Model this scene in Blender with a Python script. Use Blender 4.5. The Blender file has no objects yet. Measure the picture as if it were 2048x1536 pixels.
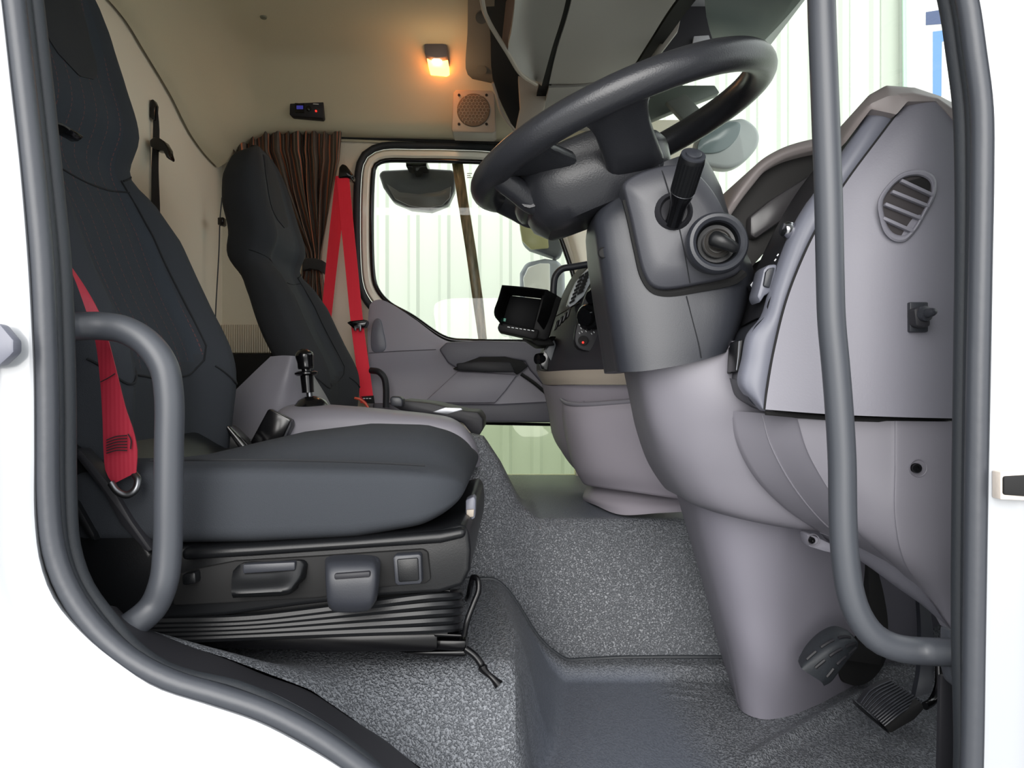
import bpy, bmesh, math, random
from mathutils import Vector, Matrix
random.seed(4)
sc = bpy.context.scene
F, CX, CY, ZC = 1600.0, 1024.0, 768.0, 1.70

# ------------------------------------------------------------------ camera, world, exposure
cam_d = bpy.data.cameras.new('camera'); cam = bpy.data.objects.new('camera', cam_d)
sc.collection.objects.link(cam); sc.camera = cam
cam.location = (0, 0, ZC); cam.rotation_euler = (math.pi/2, 0, 0)
cam_d.sensor_width = 36; cam_d.lens = F/2048*36; cam_d.clip_start = .02; cam_d.clip_end = 200
world = bpy.data.worlds.new('World'); sc.world = world; world.use_nodes = True
bg = world.node_tree.nodes['Background']; bg.inputs[0].default_value = (.965, .98, 1, 1); bg.inputs[1].default_value = 1.35
sun_d = bpy.data.lights.new('sun', 'SUN'); sun_d.energy = 2.6; sun_d.angle = math.radians(50); sun_d.color = (1, .97, .93)
sun = bpy.data.objects.new('sun', sun_d); sc.collection.objects.link(sun)
sun.rotation_euler = Vector((.12, 1, -.36)).to_track_quat('-Z', 'Y').to_euler()
sc.view_settings.view_transform = 'Standard'; sc.view_settings.look = 'None'
sc.view_settings.exposure = 0.7; sc.view_settings.gamma = 1; sc.view_settings.use_curve_mapping = False

# ------------------------------------------------------------------ helpers
def P(x, y, d): return Vector(((x-CX)/F*d, d, ZC-(y-CY)/F*d))
def lin(c):
    return tuple(((v/255)/12.92 if v/255 <= .04045 else ((v/255+.055)/1.055)**2.4) for v in c)
def W(z): return ZC+z

def mat(name, rgb, rough=.5, bump=None, metal=0., coat=0., spec=.5, emit=None, estr=0., trans=0.):
    m = bpy.data.materials.new(name); m.use_nodes = True
    nt = m.node_tree; b = nt.nodes['Principled BSDF']
    b.inputs['Base Color'].default_value = (*lin(rgb), 1)
    b.inputs['Roughness'].default_value = rough; b.inputs['Metallic'].default_value = metal
    b.inputs['Coat Weight'].default_value = coat; b.inputs['Coat Roughness'].default_value = .08
    b.inputs['Specular IOR Level'].default_value = spec
    if emit:
        b.inputs['Emission Color'].default_value = (*lin(emit), 1); b.inputs['Emission Strength'].default_value = estr
    if bump:
        kind, scale, strength, dist = bump
        tc = nt.nodes.new('ShaderNodeTexCoord')
        if kind == 'noise':
            t = nt.nodes.new('ShaderNodeTexNoise'); t.inputs['Scale'].default_value = scale; t.inputs['Detail'].default_value = 3
            out = t.outputs['Fac']
        elif kind == 'grain':
            t = nt.nodes.new('ShaderNodeTexVoronoi'); t.inputs['Scale'].default_value = scale
            t.feature = 'SMOOTH_F1'; out = t.outputs['Distance']
        else:
            t = nt.nodes.new('ShaderNodeTexWave'); t.inputs['Scale'].default_value = scale; out = t.outputs['Fac']
            t.inputs['Distortion'].default_value = .5
        nt.links.new(tc.outputs['Object'], t.inputs['Vector'])
        bm = nt.nodes.new('ShaderNodeBump'); bm.inputs['Strength'].default_value = strength; bm.inputs['Distance'].default_value = dist
        nt.links.new(out, bm.inputs['Height']); nt.links.new(bm.outputs[0], b.inputs['Normal'])
    return m

def glassmat(name, tint, refl=.035, rough=0.):
    m = bpy.data.materials.new(name); m.use_nodes = True; nt = m.node_tree
    for n in list(nt.nodes): nt.nodes.remove(n)
    o = nt.nodes.new('ShaderNodeOutputMaterial'); mx = nt.nodes.new('ShaderNodeMixShader')
    t = nt.nodes.new('ShaderNodeBsdfTransparent'); g = nt.nodes.new('ShaderNodeBsdfGlossy')
    fw = nt.nodes.new('ShaderNodeLayerWeight'); fw.inputs[0].default_value = .5
    pw = nt.nodes.new('ShaderNodeMath'); pw.operation = 'POWER'; pw.inputs[1].default_value = 4; nt.links.new(fw.outputs['Facing'], pw.inputs[0])
    lw = nt.nodes.new('ShaderNodeMath'); lw.operation = 'MULTIPLY_ADD'; lw.inputs[1].default_value = .35; lw.inputs[2].default_value = refl*.5; nt.links.new(pw.outputs[0], lw.inputs[0])
    t.inputs[0].default_value = (*tint, 1); g.inputs['Roughness'].default_value = rough
    nt.links.new(lw.outputs[0], mx.inputs[0]); nt.links.new(t.outputs[0], mx.inputs[1]); nt.links.new(g.outputs[0], mx.inputs[2])
    nt.links.new(mx.outputs[0], o.inputs[0]); return m

def ramp_mix(m, fac, c1, c2):
    pass

ORIG = {}
def catmull(pts, n, closed=False):
    pts = [Vector(p) for p in pts]
    if len(pts) == 2 and not closed: return [pts[0].lerp(pts[1], i/(n-1)) for i in range(n)]
    N = len(pts); segs = N if closed else N-1
    def g(i): return pts[i % N] if closed else (pts[i] if 0 <= i < N else (2*pts[0]-pts[1] if i < 0 else 2*pts[-1]-pts[-2]))
    fine = []; K = 12
    for s in range(segs):
        p0, p1, p2, p3 = g(s-1), g(s), g(s+1), g(s+2)
        t0 = 0.; a = max((p1-p0).length, 1e-7)**.5; b = max((p2-p1).length, 1e-7)**.5; c = max((p3-p2).length, 1e-7)**.5
        t1 = a; t2 = a+b; t3 = a+b+c
        for k in range(K):
            t = t1+(t2-t1)*k/K
            A1 = p0*((t1-t)/(t1-t0))+p1*((t-t0)/(t1-t0)); A2 = p1*((t2-t)/(t2-t1))+p2*((t-t1)/(t2-t1)); A3 = p2*((t3-t)/(t3-t2))+p3*((t-t2)/(t3-t2))
            B1 = A1*((t2-t)/(t2-t0))+A2*((t-t0)/(t2-t0)); B2 = A2*((t3-t)/(t3-t1))+A3*((t-t1)/(t3-t1))
            fine.append(B1*((t2-t)/(t2-t1))+B2*((t-t1)/(t2-t1)))
    if not closed: fine.append(pts[-1].copy())
    return resample(fine, n, closed)
def resample(pts, n, closed=False):
    q = list(pts)+([pts[0]] if closed else [])
    L = [0.]
    for i in range(1, len(q)): L.append(L[-1]+(q[i]-q[i-1]).length)
    tot = L[-1]; out = []; j = 0
    for i in range(n):
        s = tot*i/(n if closed else n-1)
        while j < len(L)-2 and L[j+1] < s: j += 1
        d = L[j+1]-L[j]; out.append(q[j].lerp(q[j+1], 0 if d < 1e-9 else (s-L[j])/d))
    return out

class MB:
    def __init__(s): s.v = []; s.f = []; s.uv = {}; s.mi = {}
    def add(s, vs, fs, uvs=None, mi=0):
        o = len(s.v); s.v += [Vector(v) for v in vs]
        for k, f in enumerate(fs):
            s.f.append(tuple(i+o for i in f))
            if uvs: s.uv[len(s.f)-1] = [uvs[i] for i in f]
            if mi: s.mi[len(s.f)-1] = mi
        return s
    def grid(s, G, closed=False, mi=0, closed_v=False):
        nv = len(G); nu = len(G[0]); vs = [p for r in G for p in r]
        uv = [(i/(nu-1 if nu > 1 else 1), j/(nv-1)) for j in range(nv) for i in range(nu)]
        fs = []
        for j in range(nv if closed_v else nv-1):
            for i in range(nu if closed else nu-1):
                a = j*nu+i; b = j*nu+(i+1) % nu; j2 = (j+1) % nv
                fs.append((a, b, j2*nu+(i+1) % nu, j2*nu+i))
        return s.add(vs, fs, uv, mi)
    def shell(s, G, off):
        """grid G with a copy of it displaced by off (vector or function), closed at the rim"""
        fo = off if callable(off) else (lambda p, j, i: p+Vector(off))
        H = [[fo(p, j, i) for i, p in enumerate(r)] for j, r in enumerate(G)]
        nv = len(G); nu = len(G[0])
        vs = [p for r in G for p in r]+[p for r in H for p in r]
        uv = [(i/(nu-1), j/(nv-1)) for j in range(nv) for i in range(nu)]*2
        o = nu*nv; fs = []
        for j in range(nv-1):
            for i in range(nu-1):
                a, b, c, d = j*nu+i, j*nu+i+1, (j+1)*nu+i+1, (j+1)*nu+i
                fs.append((a, b, c, d)); fs.append((o+d, o+c, o+b, o+a))
        rim = [i for i in range(nu)]+[j*nu+nu-1 for j in range(1, nv)]+[(nv-1)*nu+i for i in range(nu-2, -1, -1)]+[j*nu for j in range(nv-2, 0, -1)]
        for k in range(len(rim)):
            a, b = rim[k], rim[(k+1) % len(rim)]; fs.append((b, a, o+a, o+b))
        return s.add(vs, fs, uv)
    def tube(s, pts, r, seg=12, closed=False, cap=True, flat=1., up=None):
        pts = [Vector(p) for p in pts]; n = len(pts); G = []
        rr = r if isinstance(r, (list, tuple)) else [r]*n
        prev = None
        for i in range(n):
            if closed: t = pts[(i+1) % n]-pts[i-1]
            else: t = pts[min(i+1, n-1)]-pts[max(i-1, 0)]
            t.normalize()
            if prev is None:
                a = Vector(up) if up else (Vector((0, 1, 0)) if abs(t.y) < .9 else Vector((0, 0, 1)))
            else: a = prev
            u = (a-t*a.dot(t)).normalized(); prev = u; w = t.cross(u)
            G.append([pts[i]+(u*math.cos(2*math.pi*k/seg)*flat+w*math.sin(2*math.pi*k/seg))*rr[i] for k in range(seg)])
        o = len(s.v); s.grid(G, closed=True, closed_v=closed)
        if cap and not closed:
            s.f.append(tuple(o+k for k in range(seg))[::-1]); s.f.append(tuple(o+(n-1)*seg+k for k in range(seg)))
        return s
    def lathe(s, prof, c, axis=(0, 0, 1), seg=32, ang=None):
        ax = Vector(axis).normalized(); a = Vector((1, 0, 0)) if abs(ax.x) < .9 else Vector((0, 0, 1))
        u = (a-ax*a.dot(ax)).normalized(); w = ax.cross(u); c = Vector(c)
        G = [[c+ax*h+(u*math.cos(2*math.pi*k/seg)+w*math.sin(2*math.pi*k/seg))*max(r, 1e-5) for k in range(seg)] for r, h in prof]
        return s.grid(G, closed=True)
    def box(s, c, size, R=None):
        c = Vector(c); vs = []
        for x in (-1, 1):
            for y in (-1, 1):
                for z in (-1, 1):
                    p = Vector((x*size[0]/2, y*size[1]/2, z*size[2]/2)); vs.append(c+(R@p if R else p))
        return s.add(vs, [(0, 1, 3, 2), (4, 6, 7, 5), (0, 4, 5, 1), (2, 3, 7, 6), (0, 2, 6, 4), (1, 5, 7, 3)])
    def poly(s, pts, off):
        """closed outline of 3D points, given depth off"""
        n = len(pts); off = Vector(off)
        return s.add(list(pts)+[p+off for p in pts], [tuple(range(n)), tuple(range(2*n-1, n-1, -1))]+[((i+1) % n, i, n+i, n+(i+1) % n) for i in range(n)])
    def build(s, name, m, parent=None, bevel=0, bseg=2, sharp=38, origin=None, loc=None, bang=30):
        me = bpy.data.meshes.new(name)
        if parent is not None: og = ORIG[parent.name]
        elif origin is not None: og = Vector(origin)
        else:
            lo = [min(v[k] for v in s.v) for k in range(3)]; hi = [max(v[k] for v in s.v) for k in range(3)]
            og = Vector(((lo[0]+hi[0])/2, (lo[1]+hi[1])/2, lo[2]))
        me.from_pydata([v-og for v in s.v], [], s.f)
        if s.uv and not bevel:
            l = me.uv_layers.new(name='UVMap')
            for fi, uvs in s.uv.items():
                for k, li in enumerate(me.polygons[fi].loop_indices): l.data[li].uv = uvs[k]
        for mm in (m if isinstance(m, (list, tuple)) else [m]): me.materials.append(mm)
        for fi, k in s.mi.items(): me.polygons[fi].material_index = k
        bm = bmesh.new(); bm.from_mesh(me)
        bmesh.ops.remove_doubles(bm, verts=bm.verts, dist=1e-6)
        bmesh.ops.recalc_face_normals(bm, faces=bm.faces)
        if bevel:
            es = [e for e in bm.edges if len(e.link_faces) == 2 and e.calc_face_angle(0) > math.radians(bang)]
            bmesh.ops.bevel(bm, geom=es, offset=bevel, segments=bseg, profile=.5, affect='EDGES', clamp_overlap=True)
        bm.to_mesh(me); bm.free()
        me.polygons.foreach_set('use_smooth', [True]*len(me.polygons))
        me.set_sharp_from_angle(angle=math.radians(sharp)); me.update()
        o = bpy.data.objects.new(name, me); sc.collection.objects.link(o)
        if parent is not None: o.parent = parent
        else: o.location = og
        ORIG[o.name] = og
        return o

def tag(o, label=None, cat=None, group=None, kind=None):
    if label: o['label'] = label
    if cat: o['category'] = cat
    if group: o['group'] = group
    if kind: o['kind'] = kind
    return o
def thing(name, loc, label, cat, group=None):
    o = bpy.data.objects.new(name, None); sc.collection.objects.link(o); o.location = loc; o.empty_display_size = .05
    ORIG[o.name] = Vector(loc); return tag(o, label, cat, group)

def rows3(rows): return [[P(*p) if len(p) == 3 else Vector(p[:3]) for p in r] for r in rows]
def sheet(rows, nu, nv, lin_u=False, lin_v=False, raw=False):
    R = rows if raw else rows3(rows)
    R = [(resample(r, nu) if lin_u else catmull(r, nu)) for r in R]
    cols = []
    for i in range(nu):
        c = [r[i] for r in R]
        cols.append(resample(c, nv) if lin_v else catmull_keep(c, nv))
    return [[cols[i][j] for i in range(nu)] for j in range(nv)]
def catmull_keep(c, nv):
    """interpolate by row index, so that rows keep their order"""
    N = len(c); out = []
    for j in range(nv):
        t = j/(nv-1)*(N-1); k = min(int(t), N-2); f = t-k
        g = lambda i: c[i] if 0 <= i < N else (2*c[0]-c[1] if i < 0 else 2*c[-1]-c[-2])
        p0, p1, p2, p3 = g(k-1), g(k), g(k+1), g(k+2)
        out.append(.5*((2*p1)+(p2-p0)*f+(2*p0-5*p1+4*p2-p3)*f*f+(3*p1-p0-3*p2+p3)*f**3))
    return out
def px(pts, d, smooth=0, closed=True):
    q = [P(p[0], p[1], p[2] if len(p) > 2 else d) for p in pts]
    return catmull(q, smooth, closed) if smooth else q
def prism(name, pts, d0, d1, m, parent=None, bevel=.002, smooth=0, bseg=2, **k):
    q = px(pts, d0, smooth)
    return MB().poly(q, (0, d1-d0, 0)).build(name, m, parent, bevel=bevel, bseg=bseg, **k)
def line(name, pts, d, r, m, parent=None, n=30, seg=6):
    return MB().tube(catmull([P(p[0], p[1], p[2] if len(p) > 2 else d) for p in pts], n), r, seg).build(name, m, parent)
def sm(t): t = max(0., min(1., t)); return t*t*(3-2*t)
def interp(x, tab):
    if x <= tab[0][0]: return tab[0][1]
    for (a, va), (b, vb) in zip(tab, tab[1:]):
        if x <= b: return va+(vb-va)*sm((x-a)/(b-a)) if False else va+(vb-va)*(x-a)/(b-a)
    return tab[-1][1]

# ------------------------------------------------------------------ materials
M = {}
M['paint'] = mat('white_paint', (156, 159, 163), .3, coat=.6)
M['cream'] = mat('cream_paint', (244, 242, 226), .3, coat=.4)
M['rubber'] = mat('rubber', (54, 57, 63), .42, ('noise', 60, .12, .003))
M['rubber2'] = mat('rubber_lip', (36, 40, 45), .6, ('noise', 300, .3, .001))
M['black'] = mat('black_plastic', (17, 18, 20), .36, ('noise', 700, .15, .0006), spec=.35)
M['gloss'] = mat('gloss_black', (12, 12, 14), .16)
M['void'] = mat('dark_recess', (9, 9, 10), .8)  # near-black; some of its uses stand in for shade in hollows
M['blackm'] = mat('black_enamel', (9, 9, 11), .22, spec=.3)
M['chrome'] = mat('chrome', (205, 205, 210), .16, metal=1)
M['steel'] = mat('steel', (120, 122, 126), .35, metal=1)
M['handle'] = mat('handle_coating', (62, 65, 71), .42, ('noise', 500, .1, .0005))
M['dash'] = mat('light_grey_plastic', (120, 119, 128), .52, ('noise', 420, .22, .0008))
M['dash2'] = mat('smooth_grey_plastic', (119, 117, 125), .48, ('noise', 500, .06, .0005))
M['dash3'] = mat('blue_grey_plastic', (102, 104, 115), .4, ('noise', 500, .06, .0005))
M['taupe'] = mat('taupe_plastic', (140, 132, 131), .5, ('noise', 500, .08, .0005))
M['cream_trim'] = mat('cream_trim', (160, 150, 138), .5)
M['char'] = mat('charcoal_plastic', (41, 43, 49), .42, ('noise', 600, .12, .0006))
M['char2'] = mat('darker_charcoal_plastic', (38, 38, 42), .5, ('noise', 600, .12, .0006), spec=.3)
M['wheel'] = mat('wheel_leather', (38, 39, 43), .34, ('grain', 520, .25, .0006))
M['door'] = mat('door_grey_plastic', (146, 143, 153), .5, ('noise', 420, .15, .0006))
M['door2'] = mat('door_dark_plastic', (92, 91, 100), .5, ('noise', 420, .15, .0006))
M['headliner'] = mat('headliner_fabric', (206, 198, 172), .95, ('noise', 260, .25, .001), spec=.1)
M['rear'] = mat('rear_panel_fabric', (232, 224, 206), .95, ('noise', 260, .2, .001), spec=.1)
M['bin'] = mat('overhead_grey', (152, 149, 144), .55, ('noise', 420, .1, .0006))
M['bin2'] = mat('bin_grey_plastic', (146, 141, 150), .48, ('noise', 500, .06, .0005))
M['red'] = mat('red_webbing', (252, 38, 64), .6, ('wave', 60, .15, .0006))
M['red_dk'] = mat('faded_red_webbing', (160, 34, 54), .6, ('wave', 60, .2, .0006))
M['web'] = mat('black_webbing', (48, 46, 46), .8, ('wave', 60, .15, .0006))
M['seat'] = mat('seat_fabric', (50, 53, 58), .88, ('noise', 900, .5, .0008), spec=.25)
M['seat_dk'] = mat('seat_fabric_dark', (50, 51, 54), .9, ('noise', 900, .5, .0008), spec=.2)
M['seam'] = mat('seam_thread', (20, 22, 26), .9)
M['white'] = mat('white_print', (225, 228, 230), .5)
M['redled'] = mat('red_indicator', (255, 60, 50), .4, emit=(255, 50, 40), estr=1.0)
M['lens'] = mat('lamp_lens', (255, 190, 120), .3, emit=(255, 140, 60), estr=7)
M['bulb'] = mat('lamp_bulb', (255, 240, 210), .3, emit=(255, 225, 180), estr=22)
M['glass'] = glassmat('door_glass', (.93, .95, .93))
M['glass_green'] = glassmat('green_tinted_glass', (.76, .80, .69))
M['screen'] = glassmat('windscreen_glass', (.95, .975, .96))
M['visor'] = mat('tinted_visor', (66, 78, 76), .3)
M['mirror'] = mat('mirror_glass', (200, 205, 205), .03, metal=1)
M['mirror_pl'] = mat('mirror_housing', (78, 82, 92), .45)
M['blue'] = mat('blue_print', (84, 124, 176), .5)
M['blue_dk'] = mat('slate_blue_print', (56, 70, 104), .5)
M['board'] = mat('white_board', (225, 225, 225), .5)
M['orange'] = mat('orange_plastic', (214, 84, 60), .5)

def floor_mat():
    m = mat('floor_mat', (96, 98, 104), .45); nt = m.node_tree; b = nt.nodes['Principled BSDF']; L = nt.links.new
    tc = nt.nodes.new('ShaderNodeTexCoord'); mp = nt.nodes.new('ShaderNodeMapping')
    mp.inputs['Rotation'].default_value = (.3, .5, .6); mp.inputs['Scale'].default_value = (1, .55, 1.3)
    v = nt.nodes.new('ShaderNodeTexNoise'); v.inputs['Scale'].default_value = 360; v.inputs['Detail'].default_value = 1.5; v.inputs['Distortion'].default_value = .6
    L(tc.outputs['Object'], mp.inputs['Vector']); L(mp.outputs[0], v.inputs['Vector'])
    r = nt.nodes.new('ShaderNodeValToRGB'); r.color_ramp.elements[0].position = .34; r.color_ramp.elements[1].position = .60; L(v.outputs[0], r.inputs[0])
    at = nt.nodes.new('ShaderNodeVertexColor'); at.layer_name = 'smooth'
    bm = nt.nodes.new('ShaderNodeBump'); bm.inputs['Distance'].default_value = .0022
    L(at.outputs[0], bm.inputs['Strength']); L(r.outputs[0], bm.inputs['Height']); L(bm.outputs[0], b.inputs['Normal'])
    cr = nt.nodes.new('ShaderNodeMix'); cr.data_type = 'RGBA'
    cr.inputs[6].default_value = (*lin((78, 81, 86)), 1); cr.inputs[7].default_value = (*lin((116, 119, 124)), 1)
    c2 = nt.nodes.new('ShaderNodeMix'); c2.data_type = 'RGBA'; c2.inputs[6].default_value = (*lin((86, 92, 104)), 1)
    L(r.outputs[0], cr.inputs[0]); L(at.outputs[0], c2.inputs[0]); L(cr.outputs[2], c2.inputs[7]); L(c2.outputs[2], b.inputs['Base Color'])
    return m
M['mat'] = floor_mat()

def seat_stripe():
    m = mat('seat_centre_fabric', (50, 55, 62), .88, ('noise', 900, .5, .0008), spec=.25); nt = m.node_tree; b = nt.nodes['Principled BSDF']
    tc = nt.nodes.new('ShaderNodeTexCoord'); sp = nt.nodes.new('ShaderNodeSeparateXYZ'); nt.links.new(tc.outputs['Object'], sp.inputs[0])
    def math_(op, a, bb):
        n = nt.nodes.new('ShaderNodeMath'); n.operation = op
        for k, q in enumerate((a, bb)):
            if isinstance(q, (int, float)): n.inputs[k].default_value = q
            else: nt.links.new(q, n.inputs[k])
        return n.outputs[0]
    s1 = math_('PINGPONG', sp.outputs['Y'], .017); l1 = math_('LESS_THAN', s1, .0010)
    s2 = math_('PINGPONG', sp.outputs['Z'], .004); l2 = math_('LESS_THAN', s2, .0026)
    f = math_('MULTIPLY', math_('MULTIPLY', l1, l2), .55)
    mx = nt.nodes.new('ShaderNodeMix'); mx.data_type = 'RGBA'; nt.links.new(f, mx.inputs[0])
    mx.inputs[6].default_value = (*lin((50, 55, 62)), 1); mx.inputs[7].default_value = (*lin((112, 66, 62)), 1)
    nt.links.new(mx.outputs[2], b.inputs['Base Color']); return m
M['stripe'] = seat_stripe()

def curtain_mat():
    m = mat('striped_curtain', (70, 60, 52), .55, spec=.4); nt = m.node_tree; b = nt.nodes['Principled BSDF']
    uv = nt.nodes.new('ShaderNodeUVMap'); uv.uv_map = 'UVMap'; sp = nt.nodes.new('ShaderNodeSeparateXYZ'); nt.links.new(uv.outputs[0], sp.inputs[0])
    ml = nt.nodes.new('ShaderNodeMath'); ml.operation = 'MULTIPLY'; ml.inputs[1].default_value = 9; nt.links.new(sp.outputs[0], ml.inputs[0])
    fr = nt.nodes.new('ShaderNodeMath'); fr.operation = 'FRACT'; nt.links.new(ml.outputs[0], fr.inputs[0])
    r = nt.nodes.new('ShaderNodeValToRGB'); r.color_ramp.interpolation = 'CONSTANT'
    cols = [(0, (90, 82, 76)), (.22, (206, 122, 84)), (.30, (112, 98, 88)), (.42, (150, 134, 120)), (.5, (80, 74, 68)), (.64, (192, 114, 84)), (.69, (100, 92, 84)), (.84, (160, 112, 88)), (.89, (86, 78, 72))]
    e = r.color_ramp.elements; e[0].position = 0; e[0].color = (*lin(cols[0][1]), 1); e[1].position = cols[1][0]; e[1].color = (*lin(cols[1][1]), 1)
    for p, c in cols[2:]:
        q = e.new(p); q.color = (*lin(c), 1)
    nt.links.new(fr.outputs[0], r.inputs[0]); nt.links.new(r.outputs[0], b.inputs['Base Color']); return m
M['curtain'] = curtain_mat()

def clad_mat():
    m = mat('pale_green_cladding', (176, 183, 172), .5); return m
M['clad'] = clad_mat()
def tree_reflection():  # brown mottle paints reflected trees into the divider bar's colour
    m = mat('divider_bar', (96, 78, 56), .3); nt = m.node_tree; b = nt.nodes['Principled BSDF']
    tc = nt.nodes.new('ShaderNodeTexCoord'); n = nt.nodes.new('ShaderNodeTexNoise'); n.inputs['Scale'].default_value = 30; n.inputs['Detail'].default_value = 6
    mp = nt.nodes.new('ShaderNodeMapping'); mp.inputs['Scale'].default_value = (3, 1, .5)
    nt.links.new(tc.outputs['Object'], mp.inputs[0]); nt.links.new(mp.outputs[0], n.inputs['Vector'])
    r = nt.nodes.new('ShaderNodeValToRGB'); r.color_ramp.elements[0].position = .35; r.color_ramp.elements[1].position = .65
    r.color_ramp.elements[0].color = (*lin((84, 74, 44)), 1); r.color_ramp.elements[1].color = (*lin((156, 128, 96)), 1)
    nt.links.new(n.outputs[0], r.inputs[0]); nt.links.new(r.outputs[0], b.inputs['Base Color']); return m
M['bar'] = tree_reflection()

# ================================================================== OUTSIDE
g = MB(); g.box((0, 3, -.05), (60, 40, .1)); tag(g.build('ground', mat('yard_concrete', (170, 170, 168), .9, ('noise', 6, .3, .02))), kind='structure')
# building of vertical ribbed cladding beyond the passenger side
G = []; xs = []
x = -8.
while x < 9:
    xs += [(x, 0), (x+.12, 0), (x+.14, .022), (x+.18, .022), (x+.20, 0)]; x += .20
b = MB(); yb = 5.2
b.grid([[Vector((a, yb-h, z)) for a, h in xs] for z in (-.02, 6.)]); b.grid([[Vector((-8, yb, z)), Vector((-8, yb+3, z))] for z in (0, 6.)])
tag(b.build('building', M['clad'], sharp=10), 'pale green building clad in vertical ribbed sheeting beyond the truck', 'building')
# sign board on the building, part seen by the front pillar
sg = thing('sign_board', P(1900, 300, 5.0), 'bright white sign board with blue marks by the front door pillar', 'sign')
MB().box(((1905-CX)/F*5.08+.02, 5.10, ZC+1.75), (.62, .06, 3.)).build('board', M['board'], sg, bevel=.004)
dd = 5.066
prism('mark', [(1852, 24), (1890, 18), (1930, 14), (1930, 42), (1890, 47), (1852, 50)], dd, dd+.01, M['blue_dk'], sg, 0)
prism('mark', [(1866, 63), (1890, 60), (1940, 55), (1940, 78), (1890, 80), (1884, 84), (1883, 192), (1866, 192)], dd, dd+.01, M['blue'], sg, 0)
for yy in (116, 150, 174, 198):
    prism('mark', [(1897, yy), (1902, yy-5), (1940, yy-5), (1940, yy+5), (1902, yy+5)], dd, dd+.01, mat('grey_mark_%d' % yy, (196, 200, 206), .6), sg, 0)
line('edge_flashing', [(1806, -400), (1808, 0), (1810, 260), (1812, 700)], 5.02, .012, mat('flashing', (160, 190, 168), .5), sg)

# ================================================================== CAB BODY
LOOP = [(-12, -160), (8, 0), (27, 170), (46, 339), (61, 520), (68, 640), (73, 760), (74, 900), (75, 1040), (87, 1129), (115, 1199), (175, 1269), (244, 1325), (314, 1370), (419, 1405), (520, 1440), (618, 1491), (700, 1542), (790, 1610), (900, 1690), (1050, 1750),
        (1400, 1770), (1800, 1770), (1930, 1740), (1957, 1660), (1962, 1536), (1966, 1300), (1971, 1000), (1976, 750), (1980, 520), (1983, 350), (1982, 215), (1968, 100), (1953, 0), (1925, -110), (1870, -220), (1760, -310), (1500, -350), (700, -370), (150, -350), (10, -280)]
def loop2(n=260): return catmull([Vector((a, c, 0)) for a, c in LOOP], n, True)
def offs(L, k):
    n = len(L); out = []
    for i in range(n):
        t = (L[(i+2) % n]-L[i-2]).normalized(); nn = Vector((-t.y, t.x, 0)); out.append(L[i]+nn*k)
    return out
L0 = loop2()
sgn = 1 if (offs(L0, 10)[40]-Vector((1000, 700, 0))).length > (L0[40]-Vector((1000, 700, 0))).length else -1
rings = []
for k, d in ((-6, .80), (-6, .775), (0, .758), (6, .752), (16, .75), (60, .748), (85, .744), (120, .735), (150, .732)):
    rings.append([P(p.x, p.y, d) for p in offs(L0, k*sgn)])
out = []
for p in offs(L0, 150*sgn):
    v = Vector((p.x-1000, p.y-700, 0)); s = min(2300/max(abs(v.x), 1), 2000/max(abs(v.y), 1)); q = Vector((1000, 700, 0))+v*s
    out.append(q)
rings.append([P(q.x, q.y, .73) for q in out])
rings.append([P(q.x*.97, q.y*.97, .80) for q in out])
rings.append(rings[0])
b = MB(); b.grid(rings, closed=True)
tag(b.build('wall_driver_side', M['paint'], origin=(0, .75, ZC-.6), sharp=50), kind='structure')
# door seal: two beads
S1 = [(10, -160), (28, 0), (48, 170), (67, 339), (84, 520), (90, 640), (95, 800), (97, 1000), (107, 1095), (130, 1165), (170, 1232), (222, 1288), (284, 1333), (350, 1364), (437, 1390), (528, 1421), (620, 1467), (700, 1520), (790, 1588), (900, 1660), (1050, 1722),
      (1400, 1745), (1800, 1745), (1912, 1715), (1938, 1650), (1944, 1536), (1949, 1250), (1952, 1000), (1956, 750), (1961, 520), (1964, 350), (1963, 215), (1950, 110), (1934, 0), (1905, -100), (1850, -200), (1750, -285), (1500, -325), (700, -345), (160, -325), (30, -260)]
S2 = [(48, -160), (66, 0), (85, 170), (103, 339), (121, 520), (127, 640), (131, 800), (133, 1000), (140, 1094), (167, 1174), (224, 1252), (268, 1302), (324, 1340), (377, 1359), (477, 1382), (577, 1427), (677, 1488), (735, 1532), (790, 1588), (890, 1660), (1050, 1690),
      (1400, 1712), (1800, 1712), (1885, 1690), (1918, 1640), (1928, 1536), (1924, 1250), (1925, 1000), (1928, 750), (1931, 520), (1931, 350), (1927, 215), (1914, 110), (1897, 0), (1868, -95), (1820, -180), (1730, -255), (1500, -290), (700, -310), (190, -290), (65, -240)]
seal = MB().tube([P(p.x, p.y, .762) for p in catmull([Vector((a, c, 0)) for a, c in S1], 240, True)], .0103, 12, closed=True).build('door_seal', M['rubber'], origin=P(1000, 1700, .76))
tag(seal, 'grey rubber weather seal framing the open driver door aperture', 'door seal')
MB().tube([P(p.x, p.y, .792) for p in catmull([Vector((a, c, 0)) for a, c in S2], 240, True)], .0098, 12, closed=True).build('inner_lip', M['rubber2'], seal)
MB().tube([P(p.x, p.y, .776) for p in catmull([(Vector((a, c, 0))+Vector((e, f, 0)))/2 for (a, c), (e, f) in zip(S1, S2)], 240, True)], .007, 10, closed=True).build('channel', M['rubber2'], seal)
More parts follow.
